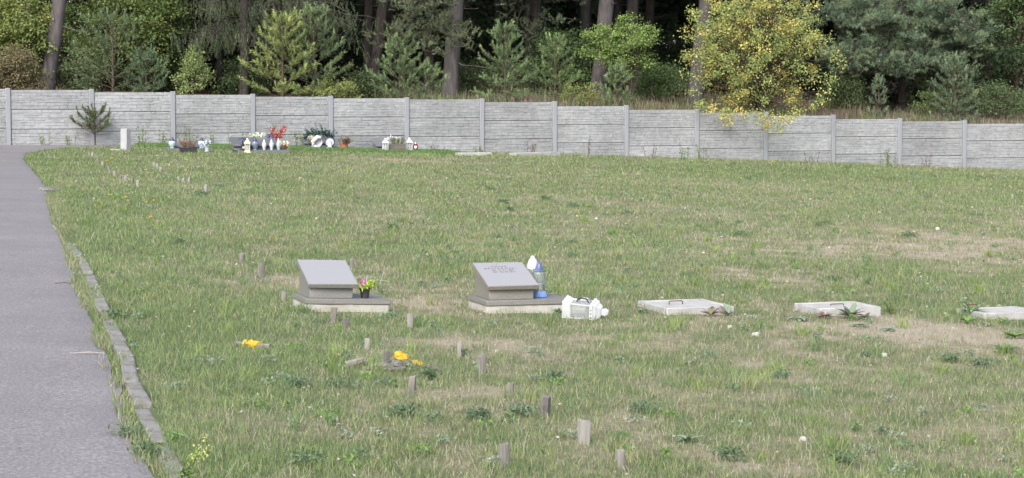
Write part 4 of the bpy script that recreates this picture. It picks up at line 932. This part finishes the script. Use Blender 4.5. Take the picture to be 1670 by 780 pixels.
g_, s_ = S(190, 245.5); o = MB().box(-.13, .13, -.07, .07, -.03, .035).build('flat_stone', M['marble'], bevel=.006); o.location = g_; o.rotation_euler = (0, 0, R(-25)); tag(o, 'flat pale stone lying left of the square marker stone', 'stone')
def far_grave(label, px0, px1, py, ytop, tx0, tx1, slab=True):
    g_, s_ = S(px0, py); W = (px1-px0)*s_/math.cos(YAWF); t = thing('far_grave', label, 'grave', g_, (0, 0, YAWF), 'granite graves along the wall')
    zoff = 0; dz = .06
    if slab: MB().box(0, W, 0, .75, -.3, dz).build('granite_slab', M['granite_far'], t, bevel=.005)
    a, b_ = (tx0-px0)*s_, (tx1-px0)*s_; H = (py-ytop)*s_-.13
    MB().hexa([(a, .2, dz+.001), (b_, .2, dz+.001), (b_, .6, dz+.001), (a, .6, dz+.001)], [(a, .24, dz+H*.35), (b_, .24, dz+H*.35), (b_, .6, dz+H*.72), (a, .6, dz+H*.72)]).build('pedestal', M['granite_far'], t, bevel=.004)
    tb = MB(); sl = math.atan2(H*.5, .42); tb.M = Matrix.Translation((a-.03, .17, dz+H*.33)) @ Matrix.Rotation(sl, 4, 'X'); tb.box(0, b_-a+.06, 0, .60, 0, .04); tb.build('tablet', M['granite_far'], t, bevel=.004)
    return t
GA = far_grave('far grey grave with purple heather and two pale jars', 274, 345, 246.5, 233, 283, 330)
GB = far_grave('far grey grave crowded with lanterns and red flowers', 388, 470, 249.5, 223, 384, 455)
GC = far_grave('far grey grave topped by a dark green wreath', 497, 556, 243.5, 222, 500, 548)
GD = far_grave('far grey grave with two white house lanterns and a planter', 618, 676, 247.5, 228, 618, 640)
def onY(px, py, py0): return P(px, py, G(px, py0).y+.35)
def onfar(px, py, up=.0): g = S(px, py)[0]; return g+Vector((0, 0, up))
def urn(label, px, py, w_, H, glass='frost', cap='navy', lump=0, on=None):
    g_, s_ = S(px, py)
    if on: g_ = onslab(on, px, .09, .048)
    r = w_*s_/2; H = H*s_; t = thing('candle_lantern', label, 'lantern', g_+Vector((0, 0, .015)), group='candle lanterns on the far graves')
    MB().lathe([(r*.55, 0), (r*.6, H*.04), (r*.45, H*.08), (r*.75, H*.2), (r, H*.42), (r*.96, H*.55), (r*.8, H*.64), (r*.6, H*.66)], 18, lump=lump).build('glass_jar', M[glass], t)
    MB().lathe([(r*.86, H*.661), (r*.8, H*.70), (r*.5, H*.76), (r*.42, H*.86), (r*.15, H*.94), (r*.03, H)], 14).build('cap', M[cap], t); return t
urn('pale ribbed glass jar lantern with navy cap left of the purple heather', 281, 248, 12, 19, on=GA)
urn('pale ribbed glass jar lantern with navy cap right of the purple heather', 329, 248, 12, 18.5, on=GA)
urn('round smoky blue glass lantern right of the cream lantern', 416, 249.5, 11, 21, 'frostblue', on=GB)
for k, (px, lab) in enumerate([(431, 'leftmost of the three small white candle lanterns'), (443, 'middle one of the three small white candle lanterns'), (454.5, 'rightmost of the three small white candle lanterns')]): urn(lab, px, 250, 6.5, 18 if k < 2 else 19, 'white' if k < 2 else 'frost', 'white', .1, on=GB)
# heather trough
def planter(name, label, px0, px1, py, ph, mt, cat='flower pot', taper=.85, round_=False):
    g_, s_ = S((px0+px1)/2, py, .75); W = (px1-px0)*s_; H = ph*s_; t = thing(name, label, cat, g_+Vector((0, 0, .01)), (0, 0, .12))
    if round_: pot(MB(), W/2*taper, W/2*.94, H).build('pot', M[mt], t)
    else:
        MB().frus(0, 0, 0, H*.88, W*taper, W*.42*taper, W*.97, W*.42).build('pot', M[mt], t, bevel=.005); MB().frus(0, 0, H*.881, H, W, W*.45, W, W*.45).build('rim', M[mt], t, bevel=.004)
    return t, s_, W, H
def sprays(name, t, base_z, W, h, n, cols, wd=.02, ln=.04, lean=.5, parent_mat='petal', dy=.12, per=16, along=.9):
    lv = Leaves(); st = MB()
    for k in range(n):
        x = random.uniform(-W/2, W/2)*along; p0 = Vector((x*.7, random.uniform(-dy, dy)*.4, base_z-.01)); p1 = Vector((x*(1+lean)+random.gauss(0, .01), random.uniform(-dy, dy), base_z+h*random.uniform(.6, 1)))
        st.tube([p0, p0.lerp(p1, .5), p1], [.004, .003, .002], 4); u = rng.random(per)
        c = np.array([p0.lerp(p1, .15+.85*float(v_)) for v_ in u])+rng.normal(size=(per, 3))*wd*.5
        lv.leaves(c, rng.normal(size=(per, 3))*.6+np.array(p1-p0)/max((p1-p0).length, .01), ln, wd*.6, pal(per, cols, .15))
    st.build('stems', M['stemg'], t); lv.build(name, M[parent_mat], t)
random.seed(44)
t, s_, W, H = planter('heather_trough', 'purple heather in a long black trough on the far left grave', 292, 322, 249.5, 8, 'black', cat='planter'); sprays('heather', t, H, W*.85, 13*s_, 46, [(.35, .10, .16), (.42, .18, .24), (.25, .12, .12), (.20, .20, .08)], .02, .035, .25)
# vase with white bouquet
def bouquet(name, label, px, py, vw, vh, fw, fh, cols, vm='frost', greens=None, nfl=9, fs=.05, group=None, Y=None):
    g_, s_ = S(px, py)
    if Y: g_, s_ = P(px, py, Y), Y/F
    t = thing(name, label, 'bouquet', g_+Vector((0, 0, .015)), group=group); r = vw*s_/2; H = vh*s_
    MB().lathe([(r*.9, 0), (r*.7, H*.3), (r*.85, H*.7), (r*1.1, H)], 14).build('vase', M[vm], t)
    for k in range(nfl):
        c = (random.uniform(-1, 1)*fw*s_/2, random.uniform(-.08, .05), H+random.uniform(.0, 1)*fh*s_); petals('blossom', [c], 34, fs, cols, t, (fs*.5, fs*.5, fs*.45))
    if greens: petals('leaves', [(0, 0, H+fh*s_*.35)], 60, .07, greens, t, (fw*s_*.28, .05, fh*s_*.28))
    return t
WH = [(.78, .80, .84), (.65, .68, .75)]; RD = [(.46, .03, .02), (.36, .02, .02), (.55, .06, .03)]; GR = [(.12, .2, .06), (.2, .28, .08)]
bouquet('bouquet', 'white bouquet in a short glass vase right of the purple heather', 337.5, 249, 8, 9, 13, 8, WH+[(.25, .28, .5)], greens=None, nfl=7, fs=.045)
house_lantern('candle_lantern', 'cream coloured tapered lantern at the left of the red flower grave', onslab(GB, 403.5, -.02, .0), (0, 0, .15), .12, 24*G(403, 250).y/F, 'cream', flare=1.4, window=False, group='candle lanterns on the far graves')
# navy umbrella-topped lantern
YB = G(417, 249.5).y+.1
g_ = onslab(GB, 396, .05); s_ = YB/F; t = thing('candle_lantern', 'dark navy hooded lantern at the left end of the red flower grave', 'lantern', g_, group='candle lanterns on the far graves')
MB().lathe([(5*s_, 0), (5*s_, 2*s_), (.5*s_, 2.2*s_), (.5*s_, 4*s_), (3*s_, 5*s_), (.5*s_, 8*s_)], 12).build('stand', M['black'], t); MB().tube([(0, 0, 7*s_), (0, 0, 16*s_)], .012, 6).build('pole', M['black'], t); MB().lathe([(7*s_, 16*s_), (6*s_, 18*s_), (3*s_, 20*s_), (.5*s_, 20.5*s_)], 14).build('hood', M['navy'], t)
MB().ball((1.5*s_, -.04, 4*s_), 2*s_, 8, 6).build('globe', M['white'], t)
bouquet('bouquet', 'white and lime flower spread on top of the red flower grave', 420, 231.5, 7, 3, 25, 7, WH+[(.75, .78, .65), (.5, .6, .2)], vm='granite_far', greens=[(.3, .42, .1), (.2, .3, .08)], nfl=18, fs=.055, Y=YB+.5)
# tall red gladioli
s_ = YB/F; g_ = P(452, 240, YB+.45); t = thing('bouquet', 'tall bright red gladioli on the far grave', 'bouquet', g_); MB().lathe([(.05, 0), (.045, .12), (.06, .2)], 12).build('vase', M['granite_far'], t)
ctr = [(-4, 30), (-6, 25), (-8, 21), (0, 22), (1, 17), (-2, 14), (6, 26), (10, 30), (12, 32), (4, 22), (8, 23), (-1, 10), (2, 8), (-7, 29), (11, 26), (-3, 18), (5, 17)]
st = MB()
for (dx, dz) in ctr:
    petals('blossom', [(dx*s_, random.uniform(-.06, .03), dz*s_)], 13, .048, RD, t, (.032, .03, .032))
for (dx, dz) in [(-6, 38), (-3, 36), (13, 38), (6, 35), (9, 36)]: st.tube([(0, 0, .1), (dx*s_*.5, 0, dz*s_*.5), (dx*s_, 0, dz*s_)], [.006, .005, .003], 4)
st.build('stems', M['stemg'], t)
bouquet('bouquet', 'dark blue bouquet left of the red gladioli', 441, 233, 4, 3, 9, 9, [(.06, .06, .16), (.12, .12, .25), (.3, .35, .5)], vm='granite_far', nfl=8, fs=.045, Y=YB+.45)
g_ = P(462, 244, YB+.2); s_ = YB/F; t = thing('flower_basket', 'round basket of cream and pink flowers right of the red gladioli', 'basket', g_)
MB().lathe([(4*s_, 0), (6.5*s_, 4*s_), (7*s_, 8*s_), (6.4*s_, 8*s_), (5.9*s_, 5*s_)], 16).build('basket', mat('woven_basket', (.25, .16, .11), (.16, .10, .07), 30, .9), t); petals('blossoms', [(0, 0, 9*s_)], 200, .06, [(.75, .70, .55), (.65, .35, .35), (.7, .68, .6), (.3, .4, .12)], t, (4*s_, .05, 2*s_))
# wreath
s_ = GC.location.y/F; g_ = onslab(GC, 521, .42, .06); t = thing('wreath', 'dark blue green fir wreath arched over the far grave', 'wreath', g_); lv = Leaves()
for k in range(70):
    u = -1+2*(k+random.random())/70; p = np.array([u*22*s_, random.uniform(-.1, .1), (15+6*math.sqrt(max(0, 1-u*u))-(1 if abs(u) < .9 else 9*random.random()))*s_+random.uniform(-.04, .04)]); q = p+rng.normal(size=3)*.08+np.array([u*.05, 0, .04])
    lv.shoot(p, q, 46, .05, .012, np.array([.035, .085, .075])*random.uniform(.7, 1.3), .9)
for k in range(16):
    p = np.array([-21*s_+random.gauss(0, .02), random.uniform(-.1, .1), random.uniform(3, 16)*s_]); lv.shoot(p, p+rng.normal(size=3)*.08, 40, .05, .012, np.array([.03, .07, .06]), .9)
lv.build('fir_sprigs', M['needle'], t); MB().tube([(-22*s_, 0, 3*s_), (-20*s_, 0, 15*s_), (0, 0, 21*s_), (21*s_, 0, 16*s_)], .015, 6).build('hoop', M['twig'], t)
petals('rose', [(-13*s_, -.3, 14*s_), (-10*s_, -.3, 13.5*s_)], 90, .05, [(.75, .70, .60), (.7, .62, .5)], t, (.035, .03, .03))
# white swan-curved ceramic lantern
def angel_ring(label, px, py, m_ring, m_disc, m_fig, r, curved=False):
    g_, s_ = S(px, py); g_ = onslab(GC, px, -.1, .0); t = thing('ceramic_lantern', label, 'lantern', g_+Vector((0, -.02, .01)), (0, 0, .1), 'candle lanterns on the far graves'); r *= s_; cz = r*1.15+.02
    MB().frus(0, 0, 0, .05, r*1.2, .12, r*.9, .10).build('foot', M[m_fig], t, bevel=.01)
    d = MB(); d.M = Matrix.Translation((0, .03, cz)) @ Matrix.Rotation(math.pi/2, 4, 'X'); d.lathe([(r*.88, -.02), (r*.9, 0), (r*.84, .02)], 26); d.build('disc', M[m_disc], t)
    MB().tube([(r*.92*math.cos(a*math.pi/12), 0, cz+r*.92*math.sin(a*math.pi/12)) for a in range(25)], r*.1, 8).build('ring', M[m_ring], t)
    if curved: MB().tube([(-.2*r, -.06, .04), (-.75*r, -.06, .45*r+.02), (-.85*r, -.06, cz), (-.35*r, -.06, cz+.55*r), (.1*r, -.06, cz+.95*r), (.7*r, -.05, cz+.85*r)], [.045, .05, .055, .06, .06, .035], 10).build('figure', M[m_fig], t)
    else:
        MB().tube([(.0*r, -.05, .04), (.05*r, -.05, cz-.4*r), (-.05*r, -.05, cz-.05*r)], [.05, .045, .03], 9).build('figure', M[m_fig], t); MB().ball((-.05*r, -.05, cz+.15*r), .035, 10, 7).build('head', M[m_fig], t)
        MB().hexa([(-.1*r, -.05, cz-.3*r), (-.05*r, -.05, cz-.3*r), (-.05*r, -.03, cz-.3*r), (-.1*r, -.03, cz-.3*r)], [(-.6*r, -.05, cz+.3*r), (-.2*r, -.05, cz+.45*r), (-.2*r, -.03, cz+.45*r), (-.6*r, -.03, cz+.3*r)]).build('wing', M[m_fig], t)
M['disc'] = mat('silver_disc', (.50, .51, .54), (.36, .37, .41), 30, .4, spec=.5)
angel_ring('white curved ceramic lantern with a round disc before the wreath grave', 517.5, 243.8, 'white', 'disc', 'white', 8.5, True)
angel_ring('dark rimmed round lantern with a small white angel before the wreath grave', 538, 242.8, 'navy', 'disc', 'white', 8.3)
t, s_, W, H = planter('flower_pot', 'terracotta pot of dark red and silvery plants right of the wreath grave', 554, 568, 243.8, 7, 'terra', taper=.8, round_=True)
random.seed(3); sprays('red_foliage', t, H, W*.9, 12*s_, 22, [(.12, .04, .03), (.18, .06, .04)], .03, .05, .9); sprays('silver_foliage', t, H, W*1.2, 13*s_, 16, [(.38, .42, .34), (.25, .3, .2)], .02, .04, 1.6)
for (px, lab) in [(628.5, 'white house lantern left of the grey planter'), (667.5, 'white house lantern right of the grey planter')]:
    g_, s_ = S(px, 248.3); house_lantern('candle_lantern', lab, g_+Vector((0, -.03, .01)), (0, 0, .2), 8.8*s_, (22.5 if px < 640 else 23.5)*s_, 'white', flare=1.12, group='candle lanterns on the far graves')
t, s_, W, H = planter('planter', 'rectangular grey brown planter of grasses between two white lanterns', 634, 662, 248.4, 12.5, 'planter', cat='planter', taper=.9)
random.seed(4); sprays('grasses', t, H, W*.9, 13*s_, 44, [(.24, .13, .07), (.20, .20, .08), (.50, .50, .35), (.14, .17, .06)], .012, .06, .2, 'leaf'); petals('white_blossoms', [(-.2, .05, H+.14), (-.15, .05, H+.17), (0, .05, H+.15)], 90, .045, WH, t, (.05, .03, .03))
# red heart lantern
g_, s_ = S(678, 248.3); t = thing('heart_lantern', 'small dark red lantern with a white heart right of the white lanterns', 'lantern', g_+Vector((0, -.02, .01)), group='candle lanterns on the far graves')
MB().lathe([(3*s_, 0), (2.2*s_, 2*s_), (4.4*s_, 7*s_), (4.4*s_, 9*s_), (3*s_, 12*s_), (1.5*s_, 13*s_)], 14).build('glass_jar', M['redglass'], t); MB().lathe([(2*s_, 13*s_), (1.5*s_, 15*s_), (.3*s_, 17*s_)], 12).build('cap', M['steel'], t)
ht = [(math.sin(a)**3*1.6, (13*math.cos(a)-5*math.cos(2*a)-2*math.cos(3*a)-math.cos(4*a))/10.) for a in [k*math.pi/12 for k in range(24)]]
hm = MB(); hm.add([(x*1.7*s_, -4.7*s_-.005, 7.5*s_+z*1.9*s_) for x, z in ht]+[(x*1.7*s_, -4.7*s_+.02, 7.5*s_+z*1.9*s_) for x, z in ht], [tuple(range(24)), tuple(range(47, 23, -1))]+[(k, (k+1) % 24, 24+(k+1) % 24, 24+k) for k in range(24)]); hm.build('heart', M['white'], t)
# thin kerbs lying before the wall
for (x0, x1, y, lab) in [(748, 803, 254.3, 'thin pale kerb strip at the wall, left of the two'), (841, 914, 254.6, 'thin pale kerb strip at the wall, longer right one of the two')]:
    a = G(x0, y); b_ = G(x1, y+.6); o = MB().box(0, (b_-a).length, 0, .25, -.1, .075).build('kerb_strip', M['slab_concrete'], bevel=.008); o.location = a; o.rotation_euler = (0, 0, math.atan2(b_.y-a.y, b_.x-a.x)); tag(o, lab, 'kerb strip', 'pale kerb strips at the wall')

# twigs on the asphalt
for (px, py, l, r_, lab) in [(104, 467, .14, .0035, 'dry brown twig on the asphalt beside the upper kerb'), (143, 583, .2, .005, 'frayed straw wisp on the asphalt beside the middle kerb')]:
    g_ = G(px, py); o = MB().tube([(-l/2, 0, .012), (0, .005, .018), (l/2, -.01, .014)], [r_*.6, r_, r_*.7], 6).build('twig', M['wood_l'] if l > .15 else M['twig']); o.location = g_+Vector((0, 0, .01)); tag(o, lab, 'twig', 'debris on the path')

# ------------------------------------------------------------------ meadow grass: blades as one uncountable mass, denser close by
def clear(x, y):
    k = np.ones(len(x), bool)
    kx = np.interp(y, [p.y for p in kpts], [p.x for p in kpts]); k &= ~((np.abs(x-kx) < .058) & (y < kpts[-1].y) & (fbm(x*5, y*1.6, 77) < .49))
    for (ex_, ey, rx, ry) in excl: k &= (((x-ex_)/rx)**2+((y-ey)/ry)**2) > 1
    return k
def in_field(x, y, marg=0.02):
    a, d = ad(x, y); return (x > xedge(y)+marg) & (d < -.08)
STRAW = np.array([(.36, .33, .225), (.30, .27, .18), (.42, .39, .29), (.26, .22, .155)]); GREEN = np.array([(.165, .23, .088), (.205, .265, .092), (.135, .205, .092), (.245, .29, .115), (.165, .22, .12)])
def sample(n, y0, y1, pw_, half=.30):
    u = rng.random(n); e = 1-pw_+1e-4; y = (y0**e+(y1**e-y0**e)*u)**(1/e); x = (rng.random(n)*2-1)*half*y; return x, y
allV = []; allQ = []; allT = []; allC = []; off = 0
def addb(V, Fs, C):
    global off
    allV.append(V); allQ.append(Fs[0]+off); allT.append(Fs[1]+off); allC.append(C); off += len(V)
n = 760000
x, y = sample(n, 8.2, 64, .75); k = in_field(x, y) & clear(x, y); x, y = x[k], y[k]
g = greenness(x, y); k = rng.random(len(x)) < .42+.85*g; x, y, g = x[k], y[k], g[k]
tuf = fbm(x*4.5, y*4.5, 41, 2); n = len(x)
ye = np.clip(y/16, .8, 3.6)
isg = rng.random(n) < np.clip(.12+.86*g, 0, .9)
c = np.where(isg[:, None], GREEN[rng.integers(0, 5, n)]*(.78+.5*fbm(x*.9, y*.9, 51)[:, None]), STRAW[rng.integers(0, 4, n)])*(1+.16*rng.normal(size=(n, 1)))
h = (.014+.024*rng.random(n)+.07*np.clip(tuf-.5, 0, 1)*rng.random(n)+.022*g*rng.random(n))*(.9+.22*ye)
V, Fs, C = blades(x, y, zfield(x, y)-.004, h, (.0022+.0018*rng.random(n))*ye, np.clip(c, .01, 1), 1.3); addb(V, Fs, C)
# long straw stalks and taller tussocks
n = 3800; x, y = sample(n, 8.3, 62, 1.2); k = in_field(x, y) & clear(x, y); x, y = x[k], y[k]; n = len(x)
V, Fs, C = blades(x, y, zfield(x, y)-.004, 0.05+.12*rng.random(n)**1.5, .0020*np.clip(y/16, .8, 4), STRAW[rng.integers(0, 4, n)]*1.05, 1.4); addb(V, Fs, C)
nt_ = 620; tx, ty = sample(nt_, 8.4, 60, 1.1); tg = greenness(tx, ty); k = in_field(tx, ty) & clear(tx, ty) & (tg > .42); tx, ty = tx[k], ty[k]
m_ = 60; r_ = (.035+.05*rng.random(len(tx)))*np.clip(ty/14, 1, 2.2)
x = np.repeat(tx, m_)+rng.normal(size=len(tx)*m_)*np.repeat(r_, m_); y = np.repeat(ty, m_)+rng.normal(size=len(tx)*m_)*np.repeat(r_, m_); k = in_field(x, y) & clear(x, y); tc_ = np.repeat(GREEN[rng.integers(0, 5, len(tx))]*rng.uniform(.75, 1.25, (len(tx), 1)), m_, 0)[k]; x, y = x[k], y[k]; n = len(x)
V, Fs, C = blades(x, y, zfield(x, y)-.004, .03+.05*rng.random(n), .0030*np.clip(y/16, .85, 3), tc_*(1+.12*rng.normal(size=(n, 1))), 1.1); addb(V, Fs, C)
rs_ = np.random.default_rng(99); nb_ = 150; u_ = rs_.random(nb_); ty = 8.6+(30-8.6)*u_**1.3; tx = (rs_.random(nb_)*2-1)*.25*ty; k = in_field(tx, ty, .25) & clear(tx, ty); tx, ty = tx[k], ty[k]; m_ = 46
x = np.repeat(tx, m_)+rs_.normal(size=len(tx)*m_)*.028; y = np.repeat(ty, m_)+rs_.normal(size=len(tx)*m_)*.028; k = clear(x, y) & in_field(x, y, .12); cc_ = np.repeat(np.array([(.20, .28, .08), (.26, .33, .12), (.17, .25, .11), (.30, .32, .15)])[rs_.integers(0, 4, len(tx))], m_, 0)[k]; x, y = x[k], y[k]; n = len(x)
V, Fs, C = blades(x, y, zfield(x, y)-.004, .05+.085*rs_.random(n), .0038*np.clip(y/14, .9, 2), cc_*(1+.14*rs_.normal(size=(n, 1))), 1.3); addb(V, Fs, C)
# verge between path and kerb, and the lush strip round the far graves
yy = rng.uniform(8, 30, 16000); xx = xedge(yy)+rng.uniform(-.05, .22, len(yy)); k = (fbm(xx*4, yy*2.2, 61) > .42) & (xx < np.interp(yy, [p.y for p in kpts], [p.x for p in kpts])-.05); xx, yy = xx[k], yy[k]; n = len(xx)
V, Fs, C = blades(xx, yy, zfield(xx, yy), .03+.06*rng.random(n), np.full(n, .004), np.where((rng.random(n) < .62)[:, None], GREEN[rng.integers(0, 5, n)], STRAW[rng.integers(0, 4, n)]), 1.2); addb(V, Fs, C)
a_ = rng.uniform(1.5*WL, 5.5*WL, 36000); d_ = -.1-2.6*rng.random(len(a_)); x, y = wp(a_, d_); n = len(x)
k = clear(x, y); x, y, d_ = x[k], y[k], d_[k]; n = len(x)
V, Fs, C = blades(x, y, zfield(x, y)-.01, .05+.08*rng.random(n), np.full(n, .012), GREEN[rng.integers(0, 5, n)]*np.array([.72, .92, .75])*(1+.15*rng.normal(size=(n, 1))), .9); addb(V, Fs, C)
me = npmesh('meadow_grass', np.concatenate(allV), [np.concatenate(allQ), np.concatenate(allT)], np.concatenate(allC))
tag(link('meadow_grass', me, M['grass']), 'short green and straw coloured meadow grass covering the field', 'grass', kind='stuff')
# low broad-leaved ground cover in the turf (dark yarrow and clover patches)
lv = Leaves(); pts = []
known = [(937, 340, .16), (1483, 387, .17), (822, 333, .14), (890, 327, .12), (800, 311, .14), (555, 635, .15), (1205, 386, .16), (1345, 368, .14), (1050, 675, .10), (905, 623, .07), (360, 308, .2), (330, 320, .18), (290, 398, .12), (830, 345, .12), (480, 632, .1), (640, 374, .1), (215, 715, .12), (190, 520, .1), (240, 745, .1), (1360, 460, .1), (1600, 600, .12), (1190, 752, .08), (1370, 760, .1), (1550, 592, .1), (850, 680, .1), (780, 685, .08), (500, 760, .12), (660, 680, .1), (700, 620, .07)]
for (px, py, r_) in known: g_ = G(px, py); pts.append((g_.x, g_.y, r_, 1))
tx, ty = sample(520, 8.4, 58, 1.0); k = in_field(tx, ty) & clear(tx, ty)
for x_, y_ in zip(tx[k], ty[k]): pts.append((x_, y_, random.uniform(.03, .085)*max(1, y_/18), 0))
for (x_, y_, r_, kn) in pts:
    m_ = int(200 if kn else 46); f = max(1, y_/20); r_ *= .7 if kn else .8; q = rng.normal(size=(m_, 3))*np.array([r_*.5, r_*.45, 0]); q[:, 0] += x_; q[:, 1] += y_
    q[:, 2] = zfield(q[:, 0], q[:, 1])+.008+rng.random(m_)*(.05 if kn else .035)*f**.5
    base_c = np.array(random.choice([(.13, .19, .10), (.15, .215, .115), (.14, .20, .12)] if kn else [(.17, .26, .11), (.24, .31, .20), (.20, .31, .10), (.14, .21, .12), (.27, .31, .22)]))
    ok = clear(q[:, 0], q[:, 1]); q = q[ok]; m_ = len(q)
    lv.leaves(q, rng.normal(size=(m_, 3))+np.array([0, 0, .5]), .024*f**.7, .010*f**.7, np.clip(base_c*(1+.18*rng.normal(size=(m_, 1))), .01, 1))
tag(lv.build('ground_cover', M['leaf']), 'dark low leafy tufts of yarrow and clover scattered in the turf', 'ground cover', kind='stuff')
# pebbles, dry leaf litter and petals lost in the grass
n = 2600; x, y = sample(n, 8.3, 60, 1.1); k = in_field(x, y); x, y = x[k], y[k]; n = len(x)
lv = Leaves(); lv.leaves(np.stack([x, y, zfield(x, y)+.02], 1), rng.normal(size=(n, 3))*np.array([1, 1, .4]), .026*np.clip(y/16, .8, 2.5), .014*np.clip(y/16, .8, 2.5), pal(n, [(.36, .30, .22), (.20, .14, .10), (.46, .42, .36), (.26, .17, .10)]))
tag(lv.build('leaf_litter', M['leaf']), 'dry brown leaf scraps strewn through the grass', 'litter', kind='stuff')
